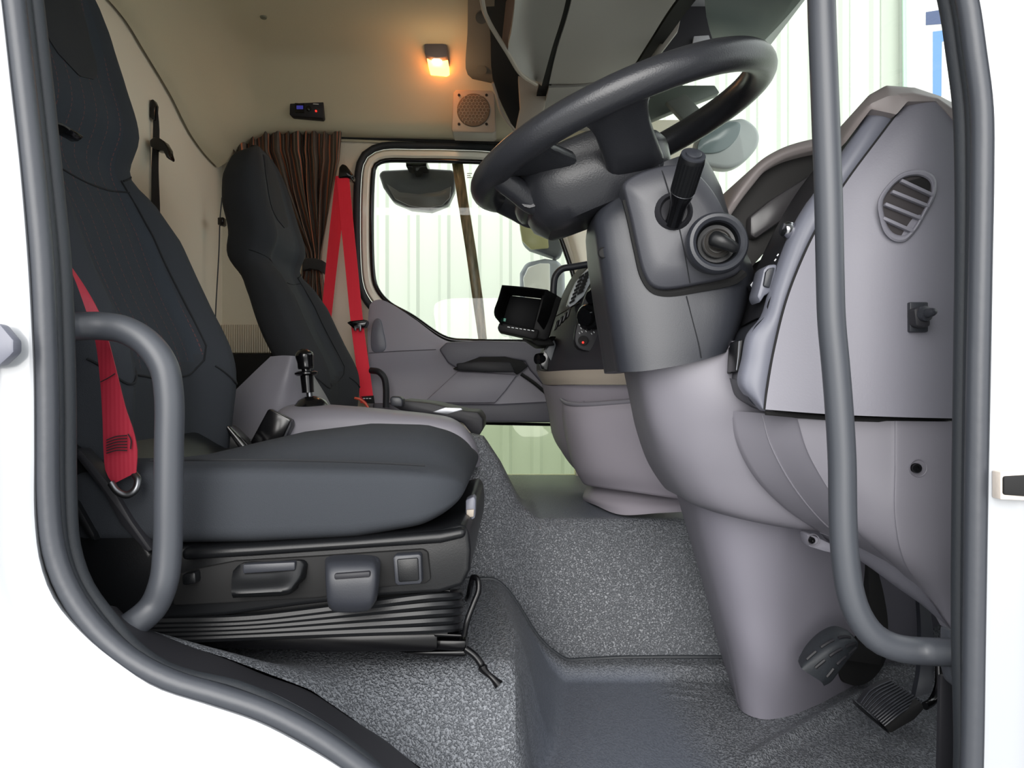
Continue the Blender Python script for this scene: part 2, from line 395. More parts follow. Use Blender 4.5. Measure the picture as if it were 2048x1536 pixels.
# striker slot and door check
st = prism('striker_slot', [(2008, 953), (2060, 950), (2060, 994), (2008, 990)], .734, .75, M['void'], bevel=.002)
tag(st, 'small black latch slot in white pillar at right edge', 'latch slot')
prism('rim', [(2001, 944), (2070, 942), (2070, 1002), (2001, 999)], .7365, .75, mat('worn_metal', (206, 196, 186), .5, ('noise', 200, .4, .001)), st, .001)
ck = prism('door_check', [(-60, 640), (0, 648), (20, 672), (27, 680), (27, 704), (20, 712), (0, 730), (-60, 740)], .722, .736, M['dash3'], bevel=.003)
tag(ck, 'small grey hinge bracket poking in at left edge of white body', 'bracket')

# sill plate
S_in = [(200, 1215), (237, 1245), (279, 1288), (331, 1320), (400, 1345), (483, 1368), (585, 1413), (686, 1474), (744, 1518), (800, 1570), (900, 1650), (1040, 1710)]
S_mat = [(235, 1215), (262, 1240), (320, 1268), (385, 1294), (449, 1316), (530, 1350), (618, 1382), (703, 1437), (770, 1480), (840, 1536), (930, 1610), (1045, 1690)]
Gs = sheet([[(a, c, .795) for a, c in S_in], [((a+e)/2, (c+f)/2-4, .835) for (a, c), (e, f) in zip(S_in, S_mat)], [(a, c, .875) for a, c in S_mat], [(a, c+10, .90) for a, c in S_mat]], 50, 12)
tag(MB().shell(Gs, (0, 0, -.02)).build('door_sill', M['char2'], origin=P(500, 1400, .84)), 'dark plastic sill strip curving along the door opening below seat', 'sill trim')
line('piping', [(279, 1290, .80), (331, 1326, .80), (419, 1351, .80), (520, 1378, .80), (600, 1416, .80), (686, 1470, .80), (744, 1514, .80)], .8, .0012, M['rubber'], bpy.data.objects['door_sill'])

# ------------------------------------------------------------------ floor
ZE = [(-1.1, -.235), (-.41, -.268), (-.313, -.298), (-.22, -.333), (-.175, -.364), (-.122, -.402), (-.1, -.418), (-.05, -.46), (0.0, -.49), (.3, -.52)]
ZT = [(-1.2, -.13), (-.10, -.095), (-.057, -.105), (-.023, -.157), (.015, -.234), (.05, -.265), (1.2, -.265)]
def zfloor(x, y):
    e = interp(x, ZE); pl = e+(-.35-e)*sm((y-.87)/.15)
    if x < -.2: pl = min(pl, -.30) if y > .95 else pl
    w = .035+.13*max(0, min(1, (y-1.05)/.45)); x0 = .0-.05*max(0, min(1, (y-1.15)/.35))
    f = sm((x-x0)/w); z = pl*(1-f)+(-.52)*f
    # soft dip before the tunnel
    z += .020*sm((y-1.395)/.03)*sm((x-.03)/.06); t = sm((y-1.455)/.125)**.8; zt = interp(x, ZT) if y < 3 else -.26
    zt = zt+(-.265-zt)*sm((y-1.62)/.3)*(1 if x > -.3 else 0); zt += -.055*sm((y-1.8)/.9)
    z = z*(1-t)+zt*t
    # pad around column base, heel ribs
    z += .010*math.exp(-((y-(1.215+.9*(x-.42))-(-.03))/.018)**2)*sm((x-.30)/.05)*sm((.62-x)/.05)*(1-t)
    for k in range(5):
        xc, yc = .365+.045*k, 1.085+.028*k
        u = (x-xc)*.5+(y-yc)*.86; v = (x-xc)*.86-(y-yc)*.5
        z += .0035*math.exp(-(v/.007)**4)*math.exp(-(u/.05)**6)
    for k in range(4):
        xc, yc = .285+.012*k, 1.33+.028*k
        u = (x-xc)*.9-(y-yc)*.3; v = (x-xc)*.3+(y-yc)*.9
        z += .003*math.exp(-(v/.006)**4)*math.exp(-(u/.03)**6)
    return W(z)
nx, ny = 290, 250
XS = [-1.02+(2.0)*i/(nx-1) for i in range(nx)]; YS = [.872+(2.82-.872)*(j/(ny-1))**1.25 for j in range(ny)]
fl = MB().grid([[Vector((x, y, zfloor(x, y))) for x in XS] for y in YS]).build('floor', M['mat'], origin=(0, 1.2, W(-.52)))
tag(fl, kind='structure')
ca = fl.data.color_attributes.new('smooth', 'FLOAT_COLOR', 'POINT')
og = ORIG['floor']
for i, v in enumerate(fl.data.vertices):
    x, y = v.co.x+og.x, v.co.y+og.y
    s = 1.
    if x > .0 and y < 1.47: s = 1-.72*sm(x/.05)*(1-sm((x-.22)/.10))*(1-sm((y-1.40)/.03))
    if y > 1.56: s = 1-.75*sm((x-0.02)/.05)*sm((y-1.56)/.05)
    ca.data[i].color = (s, s, s, 1)
# welt bead on the floor mat
bead = [(-.10, 1.44), (-.05, 1.445), (.0, 1.45), (.05, 1.452), (.09, 1.455), (.125, 1.462), (.17, 1.468), (.26, 1.47), (.40, 1.47)]
pts = catmull([Vector((a, c, 0)) for a, c in bead], 60); pts = [Vector((p.x, p.y-.012, zfloor(p.x, p.y-.012)+.0005)) for p in pts]
tag(MB().tube(pts, .004, 8).build('trim_1', M['rubber2']), kind='structure')
# under floor / step well so that light does not leak
b = MB(); b.box((0, 1.85, W(-.62)), (2.3, 2.1, .04)); tag(b.build('floor_pan', M['void']), kind='structure')

# ------------------------------------------------------------------ rear wall, passenger wall, ceiling
b = MB(); b.box((-1.035, 1.8, W(.5)), (.05, 2.1, 1.3)); b.build('wall_rear', M['rear'])
tag(bpy.data.objects['wall_rear'], kind='structure')
b = MB(); b.box((-1.03, 1.8, W(-.26)), (.05, 2.1, .70)); tag(b.build('wall_rear_lower', M['void']), kind='structure')
# pocket with ribs at the foot of the rear wall
rp = prism('storage_net', [(372, 650), (622, 648), (622, 706), (372, 706)], 2.765, 2.79, mat('ribbed_fabric', (214, 203, 182), .9, ('wave', 40, .8, .004)), bevel=.003)
tag(rp, 'ribbed beige fabric pocket low on the far wall behind passenger seat', 'pocket')
tag(prism('cavity_shade', [(372, 708), (622, 708), (622, 850), (372, 850)], 2.76, 2.79, M['void'], bevel=.002), kind='structure')  # black slab painted in for the dark cavity low on the wall
# passenger wall with door window opening
DG = 2.80
GL = [(750, 350), (754, 333), (768, 326), (830, 325), (903, 326), (1000, 333), (1058, 355), (1090, 410), (1118, 480), (1145, 560), (1162, 640), (1150, 676), (1080, 679), (1000, 679), (940, 678), (894, 673), (826, 629), (779, 602), (757, 575), (750, 545)]
GLp = catmull([Vector((a, c, 0)) for a, c in GL], 140, True)
gs = 1 if (offs(GLp, 10)[0]-Vector((950, 500, 0))).length > (GLp[0]-Vector((950, 500, 0))).length else -1
def gring(k, d): return [P(p.x, p.y, d) for p in offs(GLp, k*gs)]
rect = []
for p in offs(GLp, 34*gs):
    v = p-Vector((950, 500, 0)); s = min((590 if v.x < 0 else 450)/max(abs(v.x), 1), (345 if v.y > 0 else 260)/max(abs(v.y), 1)); rect.append(Vector((950, 500, 0))+v*s)
w = MB(); w.grid([gring(30, 2.80), gring(34, 2.79), [P(p.x, p.y, 2.79) for p in rect], [P(p.x, p.y, 2.87) for p in rect], gring(30, 2.87), gring(30, 2.80)], closed=True)
for poly in ([(355, 845), (945, 845), (945, 1120), (355, 1120)], [(945, 953), (1152, 953), (1152, 1120), (945, 1120)], [(1152, 845), (1410, 845), (1410, 1120), (1152, 1120)]):
    w.poly(px(poly, 2.79), (0, .08, 0))
tag(w.build('wall_passenger_side', M['rear'], sharp=30), kind='structure')
# door
dr = thing('door_1', P(900, 850, 2.8), None, None); dr['kind'] = 'structure'
b = MB(); b.grid([gring(7, 2.805), gring(7, 2.785), gring(14, 2.776), gring(22, 2.776), gring(26, 2.785), gring(26, 2.85)], closed=True); b.build('door_frame', M['cream'], dr)
MB().tube(gring(4, 2.785), .0085, 10, closed=True).build('window_seal', M['gloss'], dr)
MB().tube(gring(34, 2.782), .0125, 10, closed=True).build('outer_seal', M['rubber2'], dr)
b = MB(); b.poly(gring(2, 2.80), (0, .005, 0)); b.build('pane', M['glass'], dr, sharp=20)
prism('divider_bar', [(903, 322), (925, 322), (936, 400), (952, 500), (966, 600), (974, 682), (957, 682), (945, 600), (931, 500), (915, 400)], 2.81, 2.84, M['bar'], dr, .003)
# lower window
prism('lower_pane', [(935, 838), (1160, 838), (1160, 960), (935, 960)], 2.80, 2.805, M['glass_green'], dr, 0)
line('lower_window_rubber', [(940, 846), (1040, 848), (1150, 850)], 2.785, .006, M['gloss'], dr)
for k, yy in enumerate((852, 856, 860, 864)):
    prism('etched_mark', [(1102, yy), (1112-(k % 2)*3, yy), (1112-(k % 2)*3, yy+1.6), (1102, yy+1.6)], 2.797, 2.799, M['door'], dr, 0)
for k, yy in enumerate((346, 350, 354)):
    prism('etched_mark', [(934, yy), (944-(k % 2)*3, yy), (944-(k % 2)*3, yy+1.6), (934, yy+1.6)], 2.797, 2.799, M['cream'], dr, 0)
# door card
card = [[(737, 625, 2.745), (741, 607, 2.745), (757, 599, 2.745), (779, 606, 2.745), (826, 636, 2.745), (894, 682, 2.745), (960, 686, 2.745), (1090, 690, 2.745), (1150, 690, 2.745)],
        [(735, 665, 2.735), (745, 662, 2.735), (770, 660, 2.735), (800, 660, 2.735), (840, 670, 2.735), (894, 690, 2.735), (960, 694, 2.735), (1090, 700, 2.735), (1150, 700, 2.735)],
        [(736, 705, 2.73), (747, 704, 2.73), (775, 703, 2.73), (810, 702, 2.73), (850, 700, 2.73), (894, 702, 2.73), (960, 706, 2.73), (1090, 712, 2.73), (1150, 712, 2.73)],
        [(738, 760, 2.745), (750, 760, 2.745), (775, 757, 2.745), (810, 755, 2.745), (850, 755, 2.745), (900, 755, 2.74), (960, 757, 2.74), (1090, 760, 2.74), (1150, 760, 2.74)],
        [(740, 815, 2.74), (750, 815, 2.74), (775, 815, 2.74), (820, 815, 2.74), (860, 815, 2.74), (900, 815, 2.735), (960, 815, 2.735), (1090, 815, 2.735), (1150, 815, 2.735)]]
MB().shell(sheet(card, 60, 40), (0, .04, 0)).build('door_card', M['door'], dr)
prism('lower_trim', [(745, 806), (880, 808), (1000, 808), (1160, 800), (1160, 845), (1050, 845), (940, 845), (745, 842)], 2.725, 2.79, M['door2'], dr, .008, bseg=3)
prism('pocket_cover', [(846, 806), (880, 775), (915, 742), (960, 744), (1034, 750), (1012, 780), (990, 806)], 2.715, 2.75, M['door'], dr, .005)
prism('armrest', [(878, 699), (893, 684), (960, 681), (1060, 684), (1090, 690), (1125, 700), (1125, 790), (1100, 785), (1060, 740), (1050, 722), (1010, 716), (960, 715), (915, 738), (896, 726)], 2.70, 2.75, M['door2'], dr, .006, bseg=3)
prism('handle_cup', [(905, 738), (925, 726), (960, 714), (1010, 713), (1045, 722), (1056, 732), (1034, 750), (1025, 742), (915, 741)], 2.694, 2.72, M['void'], dr, .004)
prism('door_pull', [(912, 727), (960, 722), (1020, 724), (1030, 744), (970, 744), (916, 741)], 2.675, 2.70, M['char2'], dr, .005)
line('strap', [(1042, 748, 2.69), (1068, 766, 2.69), (1094, 788, 2.69)], 2.69, .007, M['void'], dr)
prism('recess_pad', [(748, 640), (758, 636), (766, 660), (770, 700), (745, 703)], 2.725, 2.74, M['dash3'], dr, .004, smooth=24)
line('card_crease', [(738, 706), (800, 702), (872, 699)], 2.727, .0015, M['door2'], dr)

# ceiling / headliner
st_ = [(-1.0, [(.75, .965), (1.5, .955), (2.05, .945), (2.18, .905), (2.35, .845), (2.48, .782), (2.6, .75), (2.72, .735)]),
       (-.975, [(.75, .99), (1.5, .985), (2.05, .965), (2.2, .93), (2.36, .87), (2.5, .805), (2.62, .77), (2.74, .76)]),
       (-.94, [(.75, 1.04), (1.5, 1.04), (2.1, 1.01), (2.28, .985), (2.44, .93), (2.55, .86), (2.66, .815), (2.76, .80)]),
       (-.88, [(.75, 1.065), (1.5, 1.075), (2.2, 1.05), (2.42, 1.03), (2.56, .985), (2.63, .915), (2.69, .85), (2.79, .84)]),
       (-.78, [(.75, 1.07), (1.5, 1.085), (2.3, 1.07), (2.46, 1.06), (2.55, 1.04), (2.60, .985), (2.66, .92), (2.70, .866), (2.80, .858)]),
       (-.5, [(.75, 1.07), (1.5, 1.09), (2.3, 1.075), (2.48, 1.066), (2.57, 1.045), (2.615, .99), (2.67, .92), (2.71, .862), (2.82, .855)]),
       (-.2, [(.75, 1.07), (1.5, 1.09), (2.3, 1.075), (2.48, 1.066), (2.57, 1.045), (2.615, .99), (2.67, .92), (2.72, .855), (2.82, .85)]),
       (.05, [(.75, 1.07), (1.5, 1.09), (2.3, 1.075), (2.48, 1.066), (2.57, 1.045), (2.615, .99), (2.67, .92), (2.73, .85), (2.82, .845)]),
       (.45, [(.75, 1.07), (1.5, 1.09), (2.3, 1.075), (2.48, 1.066), (2.57, 1.045), (2.615, .99), (2.67, .92), (2.74, .85), (2.82, .845)])]
Gc = sheet([[Vector((x, y, W(z))) for y, z in pr] for x, pr in st_], 60, 60, raw=True)
tag(MB().shell(Gc, (0, 0, .05)).build('ceiling', M['headliner'], origin=(0, 1.8, W(1.0)), sharp=60), kind='structure')
b = MB(); b.box((-.1, 1.8, W(1.2)), (2.0, 2.1, .04)); tag(b.build('roof', M['paint']), kind='structure')
# rails below the headliner
for k, (y0, y1, rr) in enumerate(((262, 287, .006), (268, 294, .0045))):
    tag(line('curtain_rail', [(378, y0, 2.76), (700, (y0+y1)/2, 2.78), (1050, y1+2, 2.79)], 2.76, rr, M['headliner'] if k else M['web']), ['upper dark channel of curtain rail under the headliner', 'lower beige curtain rail running above passenger door'][k], 'curtain rail')

# ceiling lamp, speaker, control panel, ceiling cover
lp = thing('ceiling_lamp', P(872, 110, 2.60), 'small lit amber courtesy lamp in the beige headliner', 'lamp')
prism('housing', [(849, 88), (860, 86), (885, 86), (893, 90), (895, 112), (885, 114), (872, 115), (858, 112), (850, 108)], 2.50, 2.62, M['door2'], lp, .003)
prism('lens', [(852, 108), (860, 112), (872, 114), (885, 113), (895, 108), (896, 134), (890, 137), (857, 134)], 2.53, 2.60, M['lens'], lp, .003)
MB().lathe([(0, -.016), (.010, -.012), (.0155, 0), (.010, .01), (0, .012)], P(874, 119, 2.527), (0, 1, 0), 16).build('bulb', M['bulb'], lp)
ld = bpy.data.lights.new('lamp_light', 'POINT'); ld.energy = .28; ld.color = (1, .62, .32); ld.shadow_soft_size = .03
lo = bpy.data.objects.new('lamp_light', ld); sc.collection.objects.link(lo); lo.location = P(876, 160, 2.44)-P(872, 110, 2.60)+Vector((0, 0, 0)); lo.parent = lp
tag(MB().lathe([(0, -.006), (.009, -.005), (.011, 0), (.011, .006)], P(527, 33, 2.335), (0, .1, 1), 20).build('ceiling_plug', mat('ceiling_plug', (120, 122, 104), .8)), 'small round plug in the beige headliner above curtain', 'plug')
spk = thing('speaker', P(947, 262, 2.68), 'round honeycomb speaker grille in square beige cover above passenger door', 'speaker')
prism('cover', [(906, 186), (912, 179), (983, 181), (989, 188), (992, 262), (986, 266), (905, 264), (903, 258)], 2.615, 2.71, M['cream_trim'], spk, .004, bseg=3)
MB().lathe([(0, -.002), (.052, -.002), (.054, 0), (.054, .004), (0, .004)], P(947, 220, 2.612), (0, 1, 0), 40).build('grille', mat('grille_recess', (104, 88, 72), .7), spk)
hx = MB(); R0 = .0068; c0 = P(947, 220, 2.607)
for i in range(-6, 7):
    for j in range(-6, 7):
        cx_ = (i+(j % 2)*.5)*R0*1.732; cz_ = j*R0*1.5
        if cx_*cx_+cz_*cz_ > .0495**2: continue
        for k in range(3):
            a0, a1 = math.radians(30+60*k), math.radians(90+60*k)
            p0 = c0+Vector((cx_+R0*math.cos(a0), 0, cz_+R0*math.sin(a0))); p1 = c0+Vector((cx_+R0*math.cos(a1), 0, cz_+R0*math.sin(a1)))
            hx.tube([p0, p1], .0009, 4)
hx.build('honeycomb', M['cream_trim'], spk)
for a, c in ((918, 190), (973, 190), (918, 248), (973, 248)):
    MB().lathe([(0, -.002), (.004, -.002), (.0045, .001), (0, .001)], P(a, c, 2.612), (0, 1, 0), 12).build('screw', M['void'], spk)
cp = prism('control_panel', [(580, 200), (583, 197), (644, 201), (647, 204), (646, 233), (643, 236), (583, 232), (579, 229)], 2.655, 2.70, M['char2'], bevel=.002)
tag(cp, 'small black control panel with tiny display on beige fascia above curtain', 'control panel')
prism('display', [(590, 206), (608, 207), (608, 226), (590, 225)], 2.652, 2.66, M['gloss'], cp, 0)
prism('display_text', [(593, 211), (606, 211), (606, 218), (593, 218)], 2.650, 2.652, mat('blue_display', (60, 60, 150), .4, emit=(90, 90, 220), estr=.12), cp, 0)
MB().lathe([(0, -.003), (.008, -.002), (.009, .002)], P(617, 217, 2.653), (0, 1, 0), 16).build('socket', M['gloss'], cp)
prism('printed_mark', [(626, 207), (637, 207.6), (637, 209), (626, 208.4)], 2.652, 2.654, M['white'], cp, 0)
MB().lathe([(0, -.003), (.003, -.002), (.003, .002)], P(632, 222, 2.652), (0, 1, 0), 12).build('indicator', M['redled'], cp)
cc = sheet([[(936, -60, 1.98), (935, 60, 2.34), (933, 145, 2.52), (945, 158, 2.56)], [(990, -60, 1.98), (988, 60, 2.34), (985, 158, 2.54), (990, 168, 2.58)]], 20, 6)
cv = MB().shell(cc, (0, .015, .012)).build('ceiling_cover', mat('brown_grey_cover', (118, 108, 94), .7)); tag(cv, 'narrow grey trim cover on headliner left of overhead locker', 'trim cover')
for a, c, d in ((963, 34, 2.255), (963, 138, 2.50)):
    MB().lathe([(.017, 0), (.0165, -.002), (0, -.0022)], P(a, c, d)-Vector((0, .004, .004)), (0, .7, .7), 20).build('plug', mat('plug_%d' % c, (110, 100, 86), .7), cv)

# rear wall strap, clip
sp = thing('tether_strap', P(315, 410, 2.2), 'black strap with buckle hanging on the rear wall behind driver seat', 'strap')
b = MB(); b.shell(sheet([[(303, 205, 2.235), (306, 240, 2.235), (303, 330, 2.235), (302, 420, 2.235), (300, 520, 2.235)], [(314, 212, 2.235), (318, 260, 2.235), (316, 330, 2.235), (319, 420, 2.235), (318, 520, 2.235)]], 20, 3, lin_v=True), (0, .004, 0)); b.build('webbing', M['web'], sp)
prism('anchor', [(300, 200), (306, 198), (310, 208), (308, 240), (299, 234)], 2.225, 2.25, M['gloss'], sp, .002)
prism('buckle', [(299, 280), (306, 274), (318, 275), (328, 282), (336, 296), (337, 304), (340, 314), (338, 319), (332, 314), (325, 300), (312, 300), (300, 292)], 2.20, 2.235, M['gloss'], sp, .005, bseg=3)
ck2 = thing('cord_clip', P(440, 600, 2.60), 'small black clip with thin cord beside the passenger seat', 'clip')
prism('clip', [(435, 435), (446, 434), (447, 448), (443, 451), (435, 449)], 2.60, 2.63, M['gloss'], ck2, .002)
line('cord', [(444, 395, 2.62), (440, 440, 2.62), (438, 500, 2.62), (432, 610, 2.62), (430, 660, 2.62)], 2.62, .002, M['char'], ck2)

# ------------------------------------------------------------------ curtain
def cur(u, v):
    """u 0..1 across, v 0..1 top to bottom"""
    yy = 262+(v*390)
    Lx = interp(v, [(0, 450), (.1, 453), (.3, 500), (.5, 560), (.62, 600), (.68, 606), (.74, 604), (.85, 592), (1, 585)])
    Rx = interp(v, [(0, 681), (.15, 678), (.3, 667), (.5, 654), (.62, 645), (.68, 643), (.74, 646), (.85, 652), (1, 656)])
    wave = math.sin(u*2*math.pi*11+1.5*math.sin(3*u*math.pi)+v*1.2)*(.016 if v < .6 else .012)*(1-.5*math.exp(-((v-.68)/.06)**2))
    wave += .006*math.sin(u*2*math.pi*23+v*9)*math.exp(-v*8)
    return P(Lx+(Rx-Lx)*u+3*math.sin(u*40+v*5), yy, 2.735+wave)
cG = [[cur(i/220, j/60) for i in range(221)] for j in range(61)]
ct = MB().shell(cG, (0, .004, 0)).build('curtain', M['curtain'], origin=P(590, 650, 2.73), sharp=80)
tag(ct, 'brown and rust striped curtain tied back beside passenger door', 'curtain')
prism('tieback', [(604, 520), (612, 516), (630, 516), (646, 521), (648, 533), (644, 546), (636, 540), (620, 537), (605, 541)], 2.705, 2.76, M['web'], ct, .004)

# ------------------------------------------------------------------ seats
ST = [(-.20, .225, -.50, .02, .10), (-.06, .235, -.512, .045, .13), (.04, .24, -.520, .055, .14), (.15, .236, -.568, .055, .14), (.24, .226, -.602, .050, .135), (.30, .210, -.630, .040, .125),
      (.345, .193, -.646, .020, .12), (.41, .190, -.630, .020, .12), (.50, .184, -.652, .020, .115), (.57, .162, -.666, .018, .105), (.615, .136, -.675, .014, .085), (.645, .106, -.684, .01, .066), (.668, .066, -.693, .006, .046), (.685, .018, -.704, .0, .022)]
def stat(z):
    c = [Vector((a[1], a[2], a[3])) for a in ST]; t4 = [a[4] for a in ST]
    zz = [a[0] for a in ST]; z = max(zz[0], min(zz[-1], z)); k = 0
    while k < len(zz)-2 and zz[k+1] < z: k += 1
    f = (z-zz[k])/(zz[k+1]-zz[k])
    g = lambda i: c[max(0, min(len(c)-1, i))]
    p0, p1, p2, p3 = g(k-1), g(k), g(k+1), g(k+2)
    v = .5*((2*p1)+(p2-p0)*f+(2*p0-5*p1+4*p2-p3)*f*f+(3*p1-p0-3*p2+p3)*f**3)
    return v.x, v.y, v.z, t4[k]+(t4[k+1]-t4[k])*f
def seat_front(s, z, lift=0.):
    w, xf, bp, th = stat(z); a = abs(s)
    gq = sm((a-.45)/.35)
    kk = min(1, (w/.17)**1.5)
    return Vector((xf+bp*gq-.05*kk*a**7-.015*(a*a if bp < 0 else 0)+lift, w*s, z))
def make_backrest(parent, yc, dx, dz, mats, zs=1., thin=0.):
    def T(p): return Vector((p.x+dx, p.y+yc, W(p.z*zs+dz)))
    rows = []; NS = 28; zl = []
    n = 64
    for j in range(n+1):
        t = j/n; z = -.20+.885*(t if t < .9 else .9+.1*math.sin((t-.9)/.1*math.pi/2)) ; zl.append(z)
        w, xf, bp, th = stat(z); th *= 1-thin*sm((.40-z)/.12); r = []
        for i in range(NS+1):
            r.append(T(seat_front(-1+2*i/NS, z)))
        for i in range(NS-1, 0, -1):
            s = -1+2*i/NS; a = abs(s); kk = min(1, (w/.17)**1.5)
            xb = xf-th+.045*kk*a**5; fe = xf-.05*kk+ (bp if bp > 0 else 0)
            xx = min(xb, fe-.01) if a < .98 else xb
            r.append(T(Vector((xx, w*s*.985, z-.012*sm((z-.62)/.06)))))
        rows.append(r)
    b = MB(); nu = len(rows[0]); b.grid(rows, closed=True); o = len(b.v)
    for j in range(n):
        for i in range(nu):
            fi = j*nu+i
            if i < NS:
                s = -1+2*(i+.5)/NS
                if abs(s) < .60 and zl[j] > .045+.03*(1-(s/.6)**2)*-1: b.mi[fi] = 1
    b.f.append(tuple(range(nu))); b.f.append(tuple((n)*nu+k for k in range(nu)))
    bk = b.build('backrest', mats, parent, sharp=70)
    def seam(pts, name='seam', r=.0016):
        q = catmull([Vector((s, z, 0)) for s, z in pts], 40); MB().tube([T(seat_front(p.x, p.y, .0005)) for p in q], r, 6).build(name, M['seam'], bk)
    seam([(-.6, .312), (-.3, .302), (0, .298), (.3, .302), (.6, .312)])
    seam([(.6, .33), (.58, .25), (.6, .12), (.6, .06), (.5, .025), (.2, .01), (0, .008), (-.2, .01), (-.5, .025), (-.6, .06), (-.6, .12), (-.58, .25), (-.6, .33)])
    seam([(.62, .03), (.8, .0), (.97, .03)]); seam([(-.62, .03), (-.8, .0), (-.97, .03)])
    seam([(.62, .33), (.8, .345), (.99, .36)]); seam([(-.62, .33), (-.8, .345), (-.99, .36)])
    # head pad, a raised inset
    pad = []
    for j in range(17):
        v = j/16; z = .455+.20*v
        ws = .40*min(1, (1-(1-min(1, v/.35))**2.2)**.5+.05)*(1-.25*sm((v-.7)/.3))
        pad.append([T(seat_front(ws*(-1+2*i/16), z, .002+.004*(1-abs(-1+2*i/16)**4)*min(1, 6*v))) for i in range(17)])
    MB().shell(pad, (-.008, 0, 0)).build('head_pad', mats[2], bk, sharp=60)
    return bk
def make_cushion(parent, yc, x1, mats, dz=0):
    G = []; NJ = 60; xr = -.56; rad = .065
    for j in range(NJ+1):
        t = j/NJ; x = xr+(x1-rad-xr)*(t/.6) if t < .6 else x1-rad+rad*math.sin((t-.6)/.4*math.pi/2)
        u = max(0, (x-(x1-rad))/rad); rd = 1-math.sqrt(max(0, 1-min(u, .999)**2))
        w = .25-.05*rd-.03*sm((-.50-x)/.06)
        sc_ = (x+.56)/(x1+.56)*.51-.56
        zc = interp(sc_, [(-.56, -.135), (-.47, -.118), (-.38, -.088), (-.3, -.070), (-.2, -.058), (-.12, -.060), (-.05, -.075)])-.05*rd
        ze = interp(sc_, [(-.56, -.088), (-.3, -.089), (-.15, -.092), (-.05, -.099)])-.025*rd
        zb = interp(sc_, [(-.56, -.196), (-.3, -.193), (-.18, -.187), (-.10, -.172), (-.05, -.158)])+.03*rd
        r = []
        for k in range(56):
            a = 2*math.pi*k/56; ca, sa = math.cos(a), math.sin(a)
            yy = w*math.copysign(abs(ca)**.28, ca); q = abs(yy)/w
            zt = (ze if yy < 0 else min(ze, zc))*sm((q-.35)/.5)+zc*(1-sm((q-.35)/.5))
            h = (zt-zb)/2; r.append(Vector((x, yc+yy, W((zt+zb)/2+h*math.copysign(abs(sa)**.32, sa)+dz))))
        G.append(r)
    b = MB(); b.grid(G, closed=True); b.f.append(tuple(range(56))); b.f.append(tuple(60*56+k for k in range(56)))
    return b.build('cushion', mats[0], parent, sharp=70)

ds = thing('driver_seat', (-.35, 1.18, W(-.36)), 'dark grey fabric driver seat with suspension base, nearest the camera', 'seat')
bk = make_backrest(ds, 1.18, 0, 0, [M['seat'], M['stripe'], M['seat_dk']])
cu = make_cushion(ds, 1.18, -.058, [M['seat']])
line('seam', [(300, 921, .9295), (370, 920, .9295), (430, 920, .9295), (520, 920, .9295), (640, 922, .9295), (760, 926, .9295), (850, 931, .9305)], .93, .0016, M['seam'], cu)
# suspension base shell
base = [(300, 1106), (370, 1093), (500, 1088), (700, 1076), (880, 1060), (925, 1048), (938, 1062), (942, 1100), (940, 1140), (925, 1172), (880, 1186), (760, 1194), (600, 1212), (450, 1232), (330, 1240), (120, 1242), (120, 860), (150, 900), (215, 968), (270, 1050)]
prism('base_shell', base, .935, 1.40, M['black'], ds, .010, bseg=4)
prism('side_rib', [(150, 896), (160, 900), (222, 972), (262, 1040), (306, 1102), (292, 1106), (240, 1050), (205, 985), (150, 915)], .922, .95, M['char2'], ds, .004)
prism('side_rib', [(120, 990), (152, 1003), (188, 1068), (190, 1084), (178, 1080), (145, 1030), (120, 1010)], .922, .95, M['black'], ds, .004)
prism('recess_shade_plate', [(345, 1150), (400, 1136), (470, 1122), (640, 1112), (845, 1098), (856, 1104), (862, 1160), (850, 1168), (760, 1176), (640, 1196), (470, 1206), (345, 1212)], .930, .94, M['void'], ds, .003)  # near-black plate on the shell stands for the shaded recess
prism('lip', [(362, 1098), (500, 1092), (700, 1080), (880, 1065), (930, 1056), (932, 1076), (880, 1088), (700, 1100), (500, 1114), (362, 1122)], .922, .95, M['black'], ds, .006, bseg=3)
sl = prism('tilt_switch', [(362, 1150), (390, 1144), (392, 1168), (364, 1172)], .915, .94, M['black'], ds, .003)
lv = MB().shell(sheet([[(466, 1142, .922), (480, 1129, .922), (540, 1126, .922), (606, 1123, .922), (614, 1130, .926)], [(463, 1160, .912), (480, 1158, .912), (540, 1155, .912), (600, 1152, .912), (607, 1160, .92)], [(463, 1186, .900), (480, 1186, .898), (540, 1183, .898), (580, 1180, .9), (592, 1172, .914)], [(466, 1196, .912), (480, 1195, .912), (540, 1193, .912), (578, 1189, .912), (592, 1180, .92)]], 24, 14), (0, .03, 0)).build('lever', M['black'], ds, sharp=50)
tag(lv, label='wide low lever with ribbed thumb strip')
prism('grip_strip', [(485, 1129), (590, 1124), (590, 1141), (485, 1148)], .9125, .925, M['char'], lv, .002)
lv2 = MB().shell(sheet([[(650, 1120, .93), (655, 1115, .925), (700, 1112, .923), (748, 1114, .925), (754, 1118, .93)], [(650, 1134, .905), (656, 1130, .90), (700, 1128, .898), (748, 1128, .90), (755, 1133, .905)], [(651, 1162, .894), (658, 1160, .89), (700, 1158, .889), (748, 1157, .89), (754, 1160, .894)], [(654, 1200, .896), (662, 1204, .892), (700, 1206, .891), (742, 1203, .892), (750, 1196, .896)], [(658, 1216, .905), (668, 1223, .902), (700, 1225, .901), (738, 1220, .902), (747, 1210, .905)]], 24, 20), (0, .02, 0)).build('lever', M['char'], ds, sharp=50)
tag(lv2, label='lighter paddle lever hanging below the recess')
prism('grip_strip', [(668, 1148), (740, 1143), (740, 1155), (668, 1160)], .886, .90, M['char2'], lv2, .002)
bt = prism('rocker_button', [(786, 1116), (790, 1111), (838, 1108), (842, 1112), (844, 1164), (840, 1168), (796, 1171), (790, 1167)], .915, .94, M['char'], ds, .003)
